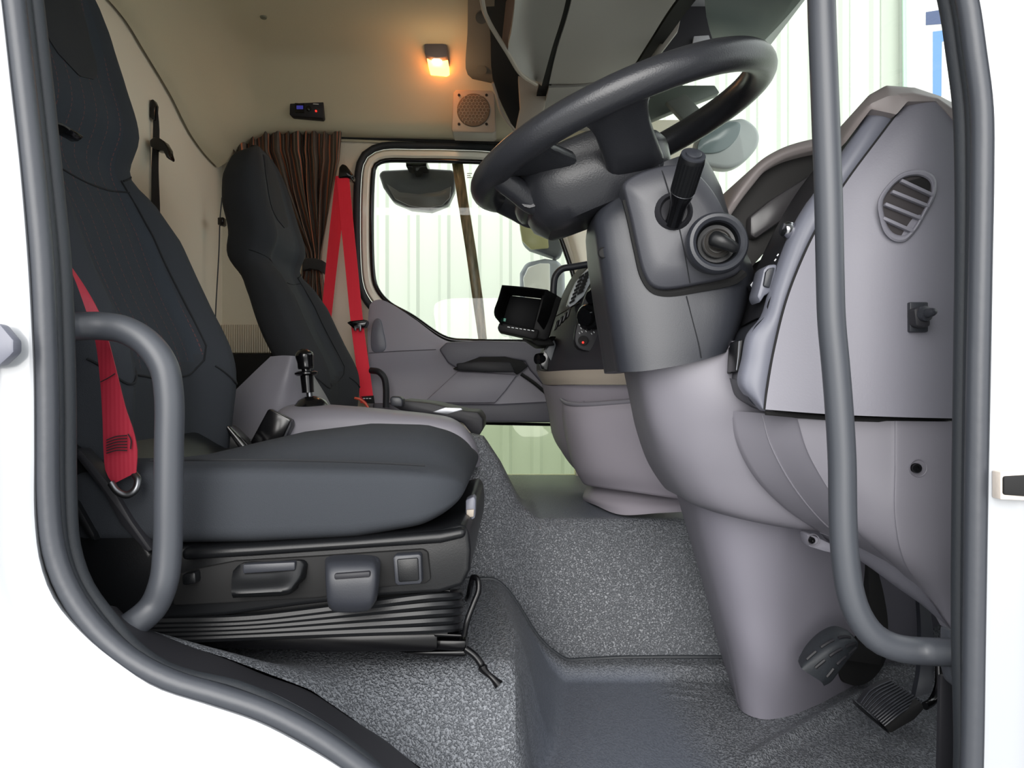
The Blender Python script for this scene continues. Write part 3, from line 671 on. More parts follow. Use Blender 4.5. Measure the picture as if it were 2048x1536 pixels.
prism('button_face', [(793, 1119), (836, 1116), (838, 1162), (797, 1165)], .9125, .93, M['black'], bt, .002)
# bellows
be = MB()
for k in range(5):
    y0, y1 = 1240+k*9, 1200+k*16
    q = catmull([P(150, y0+6, .94), P(330, y0+2, .94), P(500, y0-3-k*.3, .94), P(700, (y0+y1)/2-6, .94), P(860, y1-6, .94), P(905, y1-9, .955), P(918, y1-12, 1.0), P(915, y1-14, 1.12)], 50)
    be.tube(q, .0056, 8)
be.poly(px([(150, 1235), (600, 1205), (900, 1180), (895, 1268), (150, 1285)], .95), (0, .4, 0))
be.build('bellows', M['black'], ds)
rl = prism('slide_rail', [(330, 1272), (560, 1270), (875, 1268), (875, 1300), (860, 1304), (640, 1306), (600, 1302), (330, 1296)], .955, 1.02, M['blackm'], ds, .003)
prism('slide_rail', [(868, 1281), (932, 1282), (932, 1296), (925, 1303), (868, 1300)], .965, 1.01, M['blackm'], ds, .002)
prism('slide_rail', [(868, 1267), (930, 1270), (930, 1275), (868, 1274)], .955, .97, M['blackm'], ds, .001)
prism('rail_foot', [(800, 1305), (930, 1302), (934, 1310), (926, 1315), (840, 1312)], .97, 1.03, M['blackm'], ds, .002)
q = catmull([P(928, 1272, .955), P(935, 1240, .955), P(948, 1205, .96), P(957, 1180, .965), P(955, 1158, .97), P(947, 1154, .975), P(942, 1170, .98), P(938, 1190, 1.0), P(934, 1198, 1.04)], 40)
MB().tube(q, .0036, 10).build('slide_bar', M['blackm'], ds)
q = [P(932, 1298, .97), P(950, 1312, .965), P(962, 1328, .96), P(968, 1340, .957), P(985, 1356, .955), P(998, 1370, .953)]
MB().tube(catmull(q, 30), [.0065-.003*abs(math.sin(i/29*math.pi*2)) if i > 14 else .0045 for i in range(30)], 10).build('release_lever', M['blackm'], ds)
prism('front_clip', [(931, 1000), (948, 993), (951, 1000), (950, 1036), (945, 1040), (931, 1036)], 1.02, 1.05, M['dash3'], ds, .003)
prism('front_clip_face', [(933, 1020), (948, 1019), (947, 1034), (933, 1035)], 1.015, 1.03, M['cream_trim'], ds, .001)
# hinge at the far side of the backrest
prism('hinge_cover', [(420, 880), (430, 855), (450, 853), (478, 880), (490, 905), (450, 915), (420, 915)], 1.36, 1.42, M['black'], ds, .008)
prism('hinge_cover', [(446, 850), (456, 852), (488, 890), (492, 902), (480, 902)], 1.345, 1.37, M['gloss'], ds, .003)

ps = thing('passenger_seat', (-.35, 2.15, W(-.36)), 'dark grey fabric passenger seat in front of striped curtain', 'seat')
make_backrest(ps, 2.15, .026, -.01, [M['seat_dk'], M['seat'], M['seat_dk']], .945, .36)
make_cushion(ps, 2.15, -.22, [M['seat_dk']], -.03)
MB().box((-.38, 2.15, W(-.27)), (.36, .40, .18)).build('seat_base', M['void'], ps, bevel=.01)

# ------------------------------------------------------------------ seat belts
def belt(a, bb, m, parent, name='webbing', n=30, th=.0016):
    G = sheet([a, bb], n, 5, lin_v=True)
    return MB().shell(G, (0, th, 0)).build(name, m, parent)
db = thing('seat_belt', P(245, 985, .92), 'faded red lower belt webbing hooked to side of driver seat', 'seat belt')
w_ = belt([(134, 524, .90), (150, 560, .90), (175, 630, .905), (190, 680, .91), (200, 760, .912), (205, 840, .912), (207, 900, .912), (212, 945, .912), (226, 968, .913)],
     [(138, 528, .905), (168, 572, .91), (200, 630, .912), (216, 680, .91), (233, 745, .908), (252, 820, .908), (266, 860, .908), (274, 900, .908), (272, 945, .909)], M['red_dk'], db)
for k in range(6):
    y0 = 876+k*5.6
    line('stitching', [(213, y0+4-k*.3), (232, y0-3), (254, y0-5+k*.4)], .905, .0007, M['seam'], w_, 12, 5)
line('stitching', [(256, 868), (262, 880), (261, 898)], .904, .0007, M['seam'], w_, 10, 5)
line('stitching', [(201, 764), (216, 756), (230, 747)], .906, .0006, M['seam'], w_, 10, 5)
q = catmull([P(222, 966, .905), P(235, 983, .903), (P(255, 990, .903)), P(272, 978, .904), P(276, 960, .908), P(268, 948, .914)], 30)
MB().tube(q, .0042, 10).build('hook', M['steel'], db)
guide = prism('belt_guide', [(112, 243), (122, 245), (141, 258), (128, 268), (112, 268)], .90, .93, M['gloss'], bevel=.002)
tag(guide, 'tiny black belt guide with bright edge beside driver headrest', 'belt guide')
line('bright_edge', [(117, 247), (128, 251), (140, 259)], .897, .0011, M['chrome'], guide, 10)

pb = thing('seat_belt', P(735, 808, 2.6), 'bright red seat belt hanging from pillar beside passenger door', 'seat belt')
pm = belt([(671, 352, 2.70), (660, 450, 2.70), (650, 550, 2.70), (640, 660, 2.70)], [(697, 352, 2.70), (684, 450, 2.70), (672, 550, 2.70), (660, 660, 2.70)], M['red'], pb)
belt([(673, 352, 2.67), (682, 450, 2.66), (692, 550, 2.65), (702, 650, 2.64), (712, 730, 2.62), (721, 806, 2.60)], [(698, 352, 2.67), (707, 450, 2.66), (717, 550, 2.65), (727, 650, 2.64), (738, 730, 2.62), (748, 806, 2.60)], M['red'], pb)
prism('pillar_anchor', [(678, 334), (684, 327), (692, 330), (706, 350), (703, 359), (694, 355), (676, 356)], 2.665, 2.73, M['gloss'], pb, .005, bseg=3)
prism('slider', [(693, 645), (700, 642), (727, 639), (734, 640), (734, 646), (730, 655), (708, 658), (700, 651)], 2.61, 2.65, M['gloss'], pb, .004)
prism('latch_tongue', [(708, 652), (722, 648), (722, 662), (718, 663), (718, 656), (712, 657), (712, 662), (708, 661)], 2.605, 2.61, M['steel'], pb, .001)
prism('label', [(722, 793), (747, 791), (749, 807), (736, 807)], 2.595, 2.60, M['void'], pb, 0)
for k in range(3): prism('label_text', [(726+k*6, 796), (730+k*6, 796), (730+k*6, 798), (726+k*6, 798)], 2.593, 2.595, M['white'], pb, 0)

# ------------------------------------------------------------------ engine cover console between the seats
co = thing('centre_console', P(760, 930, 1.65), 'grey plastic engine cover console between the two seats', 'console')
top = [[(400, 1000, 1.46), (470, 905, 1.455), (530, 878, 1.455), (600, 870, 1.455), (700, 870, 1.455), (800, 870, 1.455), (870, 873, 1.455), (912, 884, 1.455), (936, 905, 1.455), (945, 914, 1.455)],
       [(450, 960, 1.48), (500, 885, 1.47), (560, 842, 1.47), (620, 830, 1.47), (700, 829, 1.47), (800, 834, 1.47), (870, 841, 1.47), (915, 855, 1.47), (942, 885, 1.47), (953, 913, 1.47)],
       [(470, 930, 1.52), (520, 860, 1.52), (565, 818, 1.52), (620, 811, 1.52), (700, 814, 1.52), (800, 823, 1.52), (865, 830, 1.52), (914, 842, 1.52), (944, 872, 1.52), (959, 911, 1.51)],
       [(480, 910, 1.65), (530, 850, 1.65), (575, 812, 1.65), (620, 808, 1.65), (700, 812, 1.65), (800, 821, 1.65), (862, 828, 1.65), (905, 838, 1.65), (930, 862, 1.65), (940, 900, 1.6)],
       [(480, 910, 1.95), (530, 850, 1.95), (575, 815, 1.95), (620, 812, 1.95), (700, 815, 1.95), (800, 823, 1.95), (862, 830, 1.95), (900, 838, 1.95), (920, 860, 1.9), (925, 890, 1.8)]]
MB().shell(sheet(top, 70, 40), (0, .01, -.02)).build('cover', M['dash2'], co)
box_ = [[(425, 905, 1.60), (425, 870, 1.62), (455, 800, 1.62), (500, 752, 1.62), (541, 713, 1.62)], [(500, 905, 1.58), (500, 850, 1.60), (520, 800, 1.60), (545, 752, 1.60), (566, 711, 1.61)], [(560, 900, 1.58), (565, 850, 1.60), (575, 800, 1.60), (583, 752, 1.60), (588, 712, 1.61)], [(640, 900, 1.66), (640, 850, 1.68), (640, 805, 1.68), (612, 755, 1.67), (598, 714, 1.66)], [(668, 900, 1.9), (668, 850, 1.9), (662, 812, 1.9), (630, 755, 1.9), (606, 716, 1.9)]]
MB().shell(sheet(box_, 24, 30), (0, .02, -.01)).build('rear_box', M['dash2'], co, sharp=60)
prism('tray_rim', [(775, 806), (800, 800), (860, 806), (930, 822), (956, 824), (966, 838), (966, 858), (958, 872), (945, 870), (925, 845), (880, 832), (800, 820)], 1.70, 1.9, M['char2'], co, .004)
prism('switch', [(779, 797), (784, 792), (800, 793), (806, 800), (804, 814), (782, 812)], 1.62, 1.66, M['char'], co, .004)
tr = prism('clip_board', [(865, 824), (890, 815), (922, 816), (926, 820), (895, 829)], 1.60, 1.62, M['steel'], bevel=.001)
tag(tr, 'folded paper slip with metallic edge lying on centre console', 'paper')
# gear lever
gl = thing('gear_lever', P(622, 810, 1.55), 'short black gear lever with ball boot on centre console', 'gear lever')
c0 = P(624, 812, 1.54)
MB().lathe([(.036, -.006), (.034, 0), (.026, .011), (.014, .0175), (.006, .019)], c0, (0, 0, 1), 28).build('boot', M['gloss'], gl)
def gp(x, y): return P(x, y, 1.54)
MB().tube([gp(620, 800), gp(618, 775)], .006, 12).build('shaft', M['steel'], gl)
MB().lathe([(.0, -.001), (.0115, 0), (.0115, .006), (.0125, .03), (.0125, .034), (0, .035)], gp(616, 785), (gp(613, 745)-gp(616, 785)), 24).build('sleeve', M['gloss'], gl)
MB().lathe([(0, -.004), (.018, -.004), (.0225, -.001), (.0225, .002), (.018, .0045), (0, .005)], gp(613, 747), (-.05, 0, 1), 28).build('collar', M['gloss'], gl)
MB().tube([gp(613, 746), gp(610, 733)], .008, 12).build('neck', M['gloss'], gl)
MB().tube(catmull([gp(612, 738), gp(611, 725), gp(609, 712), gp(608, 703), gp(608, 698)], 14), [.0145, .0155, .0155, .0155, .0155, .0158, .0162, .0168, .0172, .0172, .0165, .0145, .011, .005], 20).build('knob', M['gloss'], gl)
# buckle
bu = prism('belt_buckle', [(535, 820), (539, 818), (578, 838), (581, 842), (560, 885), (540, 925), (495, 915), (500, 885)], 1.425, 1.445, M['gloss'], bevel=.003)
tag(bu, 'black seat belt buckle standing between driver cushion and console', 'buckle')
prism('buckle_side', [(578, 838), (582, 843), (582, 852), (556, 910), (550, 905)], 1.43, 1.455, M['char'], bu, .002)
pb2 = MB().tube(catmull([P(709, 796, 2.3), P(720, 799, 2.3), P(734, 812, 2.3), P(738, 830, 2.3)], 16), .0035, 8).build('belt_stalk', M['orange'])
tag(pb2, 'orange strip of belt stalk beside the passenger seat', 'belt stalk')
# small handle on the far wall next to belt
fh = MB().tube(catmull([P(742, 741, 2.62), P(758, 744, 2.6), P(768, 755, 2.6), P(772, 775, 2.6), P(772, 815, 2.6)], 30), .0105, 12).build('grab_handle', M['char2'])
tag(fh, 'small dark curved grab handle at foot of passenger door', 'grab handle')

# ------------------------------------------------------------------ near grab handles
def gh(pts, r, label):
    t = MB().tube(catmull([P(*p) for p in pts], 90), r, 20).build('grab_handle', M['handle'])
    return tag(t, label, 'grab handle')
h1 = gh([(120, 654, .835), (150, 653, .85), (200, 652, .862), (250, 660, .865), (296, 688, .865), (327, 732, .865), (338, 790, .865), (338, 900, .865), (337, 1000, .865), (335, 1100, .865), (327, 1165, .863), (305, 1215, .86), (262, 1252, .845), (235, 1268, .83)], .0152, 'short grey tubular grab handle on pillar in front of driver seat')
h2 = gh([(1640, -260, .86), (1642, -100, .86), (1643, 0, .86), (1650, 200, .86), (1657, 400, .86), (1660, 540, .86), (1663, 640, .86), (1672, 740, .86), (1679, 830, .86), (1684, 920, .86), (1686, 1040, .86), (1690, 1110, .86), (1702, 1190, .86), (1722, 1240, .86), (1755, 1278, .86), (1800, 1297, .86), (1860, 1303, .855), (1925, 1305, .83)], .0145, 'long grey tubular grab handle running down beside the dashboard')
prism('end_flange', [(1899, 1262), (1912, 1262), (1918, 1350), (1930, 1390), (1906, 1370), (1898, 1340)], .84, .86, M['handle'], h2, .003)

# ================================================================== STEERING
sw = thing('steering_wheel', P(1300, 420, 1.17), 'large dark grey steering wheel with thick rim and padded spokes', 'steering wheel')
Cw = Vector((.1575, 1.17, W(.364))); tt = Vector((math.cos(math.radians(22.2)), 0, math.sin(math.radians(22.2)))); bb_ = Vector((0, 1, 0)); nn_ = Vector((-tt.z, 0, tt.x)); Rw = .2125
def wp(a, r, h=0): return Cw+tt*(r*math.cos(a))+bb_*(r*math.sin(a))+nn_*h
MB().tube([wp(2*math.pi*i/120, Rw) for i in range(120)], .0213, 20, closed=True).build('rim', M['wheel'], sw)
def spoke(a0, wid_r, wid_h, hub_r=.06, hub_h=-.06, name='spoke', spread=0):
    rows = []
    for j in range(17):
        t = j/16; r = Rw-.004-(Rw-hub_r)*t; h = hub_h*sm(t*1.15)-.004; wv = wid_r+(wid_h-wid_r)*t; wv += .04*math.exp(-t*7)
        th = .0135+.004*t
        c = Cw+(tt*math.cos(a0)+bb_*math.sin(a0))*r+nn_*h; s = -tt*math.sin(a0)+bb_*math.cos(a0)
        rows.append([c+s*(wv*math.copysign(abs(math.cos(q))**.7, math.cos(q)))+nn_*(th*math.copysign(abs(math.sin(q))**.7, math.sin(q))) for q in [2*math.pi*k/20 for k in range(20)]])
    b = MB(); b.grid(rows, closed=True); b.f.append(tuple(range(20))); b.f.append(tuple(16*20+k for k in range(20)))
    return b.build(name, M['wheel'], sw)
for a in (math.radians(-101), math.radians(101)): spoke(a, .028, .042)
for a in (math.radians(180-36), math.radians(180+36)): spoke(a, .030, .022, hub_r=.04, hub_h=-.045)
for sg in (-1, 1):
    MB().tube(catmull([wp(math.radians(180+sg*22), .2115, -.004), wp(math.radians(180+sg*20), .188, -.03), wp(math.radians(180+sg*17), .165, -.055), wp(math.radians(180+sg*15), .12, -.07)], 20), [.017]*20, 14).build('lower_spoke', M['wheel'], sw)
# hub pad
rows = []
for j, (h, k) in enumerate(((-.102, .55), (-.098, .80), (-.08, .95), (-.05, 1.0), (-.015, 1.0), (-.003, .95), (.002, .85), (.006, .6), (.007, .2))):
    r = []
    for i in range(48):
        q = 2*math.pi*i/48; cq, sq = math.cos(q), math.sin(q)
        e = 3.2; rad = (abs(cq)**e+abs(sq)**e)**(-1/e)
        r.append(Cw+tt*(-.062+.112*k*rad*cq+(.10+h)*.25*0)+bb_*(.100*k*rad*sq)+nn_*(h-.025*sm(cq*1.2)*(1 if h > -.03 else 0)))
    rows.append(r)
b = MB(); b.grid(rows, closed=True); b.f.append(tuple(range(48))); b.f.append(tuple(8*48+k for k in range(48))); b.build('hub_pad', M['wheel'], sw)
# bottom bridge with its slot between the two lower spokes
MB().tube(catmull([wp(math.radians(180-22), .175, -.044), wp(math.pi, .168, -.046), wp(math.radians(180+22), .175, -.044)], 20), .016, 14, flat=1.2).build('bridge', M['wheel'], sw)
MB().lathe([(.078, -.075), (.082, -.10), (.084, -.13), (.08, -.17), (.07, -.2)], Cw+tt*.02, nn_, 40).build('boss', M['char'], sw)

cc_ = thing('steering_cowl', P(1330, 760, 1.17), 'charcoal plastic steering column cover below the wheel', 'steering column')
YC = 1.17
def pod(name, rings, m, parent, nu=26, nv=30, yc=YC):
    R = []
    for r in rings:
        f = [P(*p) for p in r]; f[0].y = min(f[0].y, yc); 
        fr = catmull(f, nu); bk = [Vector((p.x, 2*yc-p.y, p.z)) for p in reversed(fr)]
        R.append(fr+bk)
    n = len(R[0]); cols = [catmull_keep([r[k] for r in R], nv) for k in range(n)]
    b = MB(); b.grid([[cols[k][j] for k in range(n)] for j in range(nv)], closed=True)
    b.f.append(tuple(range(n))); b.f.append(tuple((nv-1)*n+k for k in range(n)))
    return b.build(name, m, parent, sharp=50)
lowcol = [[(1240, 372, 1.15), (1262, 358, 1.12), (1300, 343, 1.10), (1350, 345, 1.10), (1400, 372, 1.11), (1425, 400, 1.15)],
          [(1186, 432, 1.14), (1204, 418, 1.095), (1262, 408, 1.075), (1350, 410, 1.073), (1430, 425, 1.085), (1462, 445, 1.13)],
          [(1186, 480, 1.13), (1202, 480, 1.085), (1262, 480, 1.068), (1370, 480, 1.066), (1460, 490, 1.075), (1490, 500, 1.13)],
          [(1195, 545, 1.13), (1212, 548, 1.082), (1275, 552, 1.064), (1380, 552, 1.062), (1480, 545, 1.075), (1508, 545, 1.13)],
          [(1206, 610, 1.13), (1222, 614, 1.08), (1285, 620, 1.060), (1390, 618, 1.058), (1475, 608, 1.07), (1500, 600, 1.13)],
          [(1219, 680, 1.13), (1234, 685, 1.078), (1290, 690, 1.058), (1390, 684, 1.056), (1462, 668, 1.07), (1480, 655, 1.13)],
          [(1229, 742, 1.13), (1243, 744, 1.078), (1290, 742, 1.058), (1390, 724, 1.056), (1448, 706, 1.07), (1462, 695, 1.13)]]
lc = pod('lower_cover', lowcol, M['char'], cc_)
sp_ = [(1247, 366), (1262, 352), (1300, 336), (1345, 327), (1378, 332), (1410, 358), (1440, 400), (1462, 450), (1480, 500), (1483, 540), (1466, 552), (1400, 568), (1325, 578), (1303, 570), (1288, 545), (1275, 495), (1262, 435), (1252, 395)]
po = MB(); q0 = px(sp_, 1.045, 90)
cen = sum(q0, Vector())/len(q0)
po.grid([[p+Vector((0, .12, 0)) for p in q0], [p+Vector((0, .012, 0)) for p in q0], [cen+(p-cen)*.985+Vector((0, .003, 0)) for p in q0], [cen+(p-cen)*.95 for p in q0], [cen+(p-cen)*.6+Vector((0, -.004, 0)) for p in q0], [cen+(p-cen)*.2+Vector((0, -.006, 0)) for p in q0]], closed=True)
n = len(q0); po.f.append(tuple(5*n+k for k in range(n)))
po.build('switch_pod', mat('pod_plastic', (56, 57, 63), .4, ('noise', 600, .12, .0006)), cc_, sharp=60)
line('shadow_gap', [(1252, 400), (1262, 440), (1275, 500), (1288, 552), (1305, 578), (1330, 586), (1400, 576), (1470, 560), (1488, 545)], 1.06, .006, M['void'], cc_, 50)  # dark bead stands for the shade in the groove below the pod
line('parting_line', [(1318, 329, 1.05), (1328, 352, 1.042), (1340, 392, 1.039)], 1.04, .0007, M['seam'], cc_)
line('parting_line', [(1358, 452, 1.038), (1368, 500, 1.039), (1380, 566, 1.044)], 1.04, .0007, M['seam'], cc_)
line('parting_line', [(1373, 592, 1.0575), (1385, 640, 1.0565), (1398, 690, 1.0555), (1403, 716, 1.055)], 1.05, .0007, M['seam'], cc_)
MB().lathe([(0, .0), (.006, 0), (.007, -.001), (.009, .002)], P(1208, 505, 1.082), (.35, 1, 0), 16).build('screw_recess', M['void'], cc_)
# stalk
sk = Vector(P(1350, 432, 1.03)); sk2 = P(1387, 310, .965); ax = (sk2-sk); Ls = ax.length; ax.normalize()
MB().lathe([(.026, .006), (.023, 0), (.020, -.004), (.017, .001), (0, .004)], P(1349, 422, 1.036), (0, 1, 0), 28).build('stalk_socket', M['char2'], cc_)
stk = MB().lathe([(.0105, -.012), (.0105, .012), (.012, .022), (.0145, .032), (.0148, .036)], sk, ax, 24).build('stalk', M['gloss'], cc_)
rb = MB(); seg = 48; G = []
for h, r, k in ((.036, .0140, 0), (.037, .0148, .0), (.039, .0150, .0006), (Ls-.008, .0155, .0006), (Ls-.006, .0158, 0), (Ls-.001, .0150, 0), (Ls, .013, 0), (Ls, .0098, 0), (Ls+.002, .0094, 0), (Ls+.0025, .008, 0), (Ls+.0025, .0001, 0)):
    u = Vector((1, 0, 0)); u = (u-ax*u.dot(ax)).normalized(); w2 = ax.cross(u)
    G.append([sk+ax*h+(u*math.cos(2*math.pi*i/seg)+w2*math.sin(2*math.pi*i/seg))*(r+(k if i % 2 else -k)) for i in range(seg)])
rb.grid(G, closed=True); rb.build('stalk_grip', M['black'], stk, sharp=30)
MB().lathe([(.0152, Ls-.0015), (.0150, Ls+.0005), (.0128, Ls+.0008), (.0098, Ls+.0004), (.0096, Ls+.0028), (.0085, Ls+.0034), (0, Ls+.0034)], sk, ax, 36).build('stalk_button', M['char'], stk)
MB().tube([sk+ax*.0365+(u*math.cos(q)+w2*math.sin(q))*.0149 for q in [2*math.pi*i/30 for i in range(30)]], .0004, 6, closed=True).build('stalk_ring', M['steel'], stk)
# ignition
ig = P(1436, 485, 1.01)
igo = MB().lathe([(.030, .07), (.034, .045), (.0385, .018), (.0395, .006), (.0385, .0), (.036, -.004), (.032, -.005), (.028, -.002), (.0265, .004), (.025, .008)], ig, (.04, 1, 0), 48).build('ignition_surround', M['char'], cc_)
MB().lathe([(.0265, .003), (.024, .009), (.018, .010), (0, .010)], ig, (.04, 1, 0), 40).build('ignition_well', M['black'], igo)
MB().lathe([(.0185, .008), (.0185, .003), (.017, .002), (.0165, .004), (.013, .005), (.0125, .003), (.011, .003), (.0105, .006), (0, .006)], ig, (.04, 1, 0), 40).build('lock_barrel', mat('barrel', (52, 50, 48), .3), igo)
MB().lathe([(.0183, .0), (.0176, -.0008), (.0170, .0)], ig+Vector((0, .003, 0)), (.04, 1, 0), 40).build('lock_ring', M['steel'], igo)
MB().tube(catmull([ig+Vector((-.011, -.004, .006)), ig+Vector((0, -.012, .0)), ig+Vector((.012, -.013, -.006)), ig+Vector((.022, -.012, -.011))], 14), [.004, .009, .0105, .0105, .010, .010, .0095, .009, .0085, .008, .0075, .007, .006, .003], 14, flat=.8).build('key_head', M['black'], igo)

# ================================================================== DASHBOARD
da = thing('dashboard', P(1600, 1000, 1.2), 'moulded light grey dashboard with end caps, vents and lower trim', 'dashboard')
# column lower shroud
up = [[(1246, 722, 1.30), (1258, 715, 1.17), (1280, 712, 1.11), (1336, 704, 1.08), (1398, 692, 1.075), (1468, 682, 1.08), (1540, 675, 1.09), (1620, 670, 1.1)],
      [(1262, 800, 1.30), (1275, 800, 1.18), (1298, 800, 1.12), (1355, 798, 1.09), (1420, 795, 1.075), (1480, 795, 1.07), (1550, 795, 1.08), (1630, 795, 1.09)],
      [(1275, 860, 1.32), (1290, 862, 1.19), (1315, 864, 1.13), (1370, 866, 1.10), (1430, 868, 1.085), (1490, 872, 1.08), (1560, 876, 1.08), (1640, 880, 1.09)],
      [(1298, 925, 1.33), (1313, 928, 1.21), (1340, 932, 1.15), (1390, 940, 1.115), (1450, 948, 1.10), (1510, 955, 1.095), (1580, 962, 1.09), (1660, 970, 1.09)],
      [(1330, 975, 1.35), (1352, 985, 1.23), (1378, 998, 1.17), (1425, 1013, 1.135), (1480, 1028, 1.12), (1540, 1040, 1.115), (1610, 1052, 1.11), (1690, 1062, 1.11)],
      [(1345, 985, 1.37), (1365, 996, 1.26), (1390, 1010, 1.21), (1435, 1026, 1.17), (1490, 1040, 1.155), (1550, 1052, 1.15), (1620, 1062, 1.15), (1700, 1070, 1.15)]]
MB().shell(sheet(up, 60, 50), (0, .015, 0)).build('column_shroud', M['dash2'], da, sharp=60)
lo_ = [[(1352, 975, 1.40), (1372, 990, 1.30), (1395, 1000, 1.225), (1440, 1010, 1.185), (1520, 1020, 1.17), (1620, 1040, 1.19), (1720, 1070, 1.25), (1800, 1110, 1.32), (1900, 1180, 1.42), (1990, 1190, 1.5)],
       [(1380, 1070, 1.42), (1392, 1080, 1.31), (1415, 1090, 1.235), (1460, 1100, 1.195), (1530, 1108, 1.185), (1620, 1115, 1.21), (1710, 1140, 1.265), (1800, 1170, 1.34), (1900, 1200, 1.44), (1990, 1210, 1.55)],
       [(1412, 1180, 1.43), (1422, 1190, 1.32), (1442, 1200, 1.245), (1485, 1210, 1.205), (1545, 1214, 1.20), (1620, 1214, 1.235), (1700, 1216, 1.295), (1800, 1224, 1.38), (1900, 1228, 1.49), (1990, 1230, 1.6)],
       [(1440, 1290, 1.43), (1452, 1302, 1.325), (1470, 1316, 1.25), (1508, 1325, 1.215), (1560, 1326, 1.215), (1625, 1318, 1.26), (1700, 1300, 1.33), (1800, 1280, 1.43), (1900, 1262, 1.53), (1990, 1255, 1.65)],
       [(1462, 1370, 1.43), (1475, 1400, 1.325), (1487, 1425, 1.262), (1520, 1438, 1.24), (1570, 1436, 1.25), (1630, 1412, 1.292), (1700, 1378, 1.37), (1800, 1330, 1.48), (1900, 1295, 1.58), (1990, 1280, 1.7)]]
MB().shell(sheet(lo_, 70, 50), (0, .015, 0)).build('footwell_panel', mat('footwell_plastic', (122, 120, 130), .5, ('noise', 500, .06, .0005)), da, sharp=60)
# lower end panel
cols_ = [[(1462, 822, 1.075), (1474, 880, 1.075), (1510, 950, 1.08), (1570, 1015, 1.09), (1645, 1068, 1.10)],
         [(1520, 826, 1.04), (1536, 885, 1.04), (1578, 965, 1.045), (1640, 1040, 1.055), (1712, 1092, 1.075)],
         [(1592, 836, 1.0), (1610, 900, 1.0), (1655, 985, 1.0), (1710, 1065, 1.01), (1775, 1125, 1.04)],
         [(1602, 837, .995), (1622, 905, .995), (1668, 990, .995), (1722, 1068, 1.0), (1785, 1128, 1.03)],
         [(1700, 841, .982), (1705, 920, .982), (1726, 1000, .982), (1760, 1085, .99), (1815, 1158, 1.02)],
         [(1783, 842, .972), (1783, 930, .972), (1784, 1030, .972), (1800, 1110, .98), (1840, 1180, 1.01)],
         [(1797, 842, .968), (1797, 930, .968), (1798, 1030, .968), (1812, 1115, .975), (1850, 1188, 1.005)],
         [(1870, 843, .965), (1870, 930, .965), (1870, 1040, .965), (1872, 1140, .97), (1880, 1225, .995)],
         [(1912, 843, .965), (1912, 930, .965), (1912, 1040, .965), (1910, 1150, .97), (1902, 1262, .99)]]
Gl = sheet(cols_, 40, 64)
MB().shell(Gl, (0, .025, 0)).build('lower_end_panel', M['dash2'], da, sharp=60)
line('crease', [(1525, 830, 1.0385), (1540, 885, 1.037), (1582, 965, 1.042), (1642, 1040, 1.052), (1690, 1080, 1.066)], 1.0, .0012, M['dash2'], da)
# under surface of the end panel
und = sheet([[(1640, 1066, 1.10), (1712, 1092, 1.075), (1785, 1130, 1.03), (1850, 1190, 1.00), (1902, 1262, .985)], [(1660, 1085, 1.13), (1730, 1128, 1.10), (1790, 1172, 1.07), (1850, 1215, 1.04), (1898, 1258, 1.02)], [(1700, 1098, 1.18), (1770, 1140, 1.17), (1830, 1180, 1.15), (1880, 1215, 1.12), (1900, 1240, 1.1)]], 30, 14)
MB().shell(und, (0, .01, .01)).build('underside', M['dash'], da, sharp=60)
# upper end cap
caprows = [[(1812, 204, .985), (1840, 202, .975), (1872, 203, .968), (1915, 248, .965)],
           [(1762, 272, .984), (1800, 268, .972), (1850, 268, .962), (1915, 285, .962)],
           [(1700, 355, .984), (1760, 350, .970), (1830, 350, .958), (1915, 355, .960)],
           [(1650, 432, .984), (1730, 430, .968), (1820, 430, .955), (1915, 430, .958)],
           [(1612, 505, .984), (1700, 505, .966), (1810, 505, .953), (1915, 505, .957)],
           [(1575, 600, .984), (1680, 600, .964), (1800, 600, .952), (1915, 600, .957)],
           [(1550, 700, .984), (1665, 700, .963), (1795, 700, .951), (1915, 700, .957)],
           [(1536, 780, .984), (1655, 785, .962), (1790, 790, .951), (1915, 792, .957)],
           [(1531, 819, .984), (1652, 828, .962), (1790, 834, .951), (1915, 837, .957)]]
Gcap = sheet(caprows, 50, 70)
MB().shell(Gcap, (0, .03, 0)).build('end_cap', M['dash'], da, sharp=50)
gapm = M['void']
prism('gap_light_stop', [(1535, 815), (1915, 830), (1915, 856), (1600, 850)], 1.012, 1.02, gapm, da, 0)  # dark plate added behind the joint to stop a light leak
line('shadow_gap', [(1531, 826, .99), (1600, 832, .99), (1652, 836, .985), (1790, 841, .975), (1915, 845, .975)], .98, .003, gapm, da)
line('shadow_gap', [(1812, 203, .985), (1762, 270, .986), (1700, 353, .986), (1649, 430, .986), (1610, 505, .986), (1573, 600, .986), (1548, 700, .986), (1534, 780, .986), (1530, 819, .986)], .98, .0018, gapm, da, 50)
# strip alongside
O = [(1514, 810), (1484, 768), (1492, 715), (1502, 668), (1532, 628), (1552, 560), (1592, 455), (1640, 375), (1700, 290), (1742, 222)]
Lc = [(1530, 822), (1533, 790), (1540, 745), (1549, 700), (1560, 650), (1576, 597), (1612, 502), (1650, 430), (1722, 326), (1795, 228)]
Ao = catmull_keep([P(a, c, .997) for a, c in O], 60); Bo = catmull_keep([P(a, c, .990) for a, c in Lc], 60)
Gst = [[p.lerp(q, k/6)-Vector((0, .004*math.sin(math.pi*k/6), 0)) for p, q in zip(Ao, Bo)] for k in range(7)]
MB().shell(Gst, (0, .02, 0)).build('side_strip', M['dash3'], da, sharp=60)
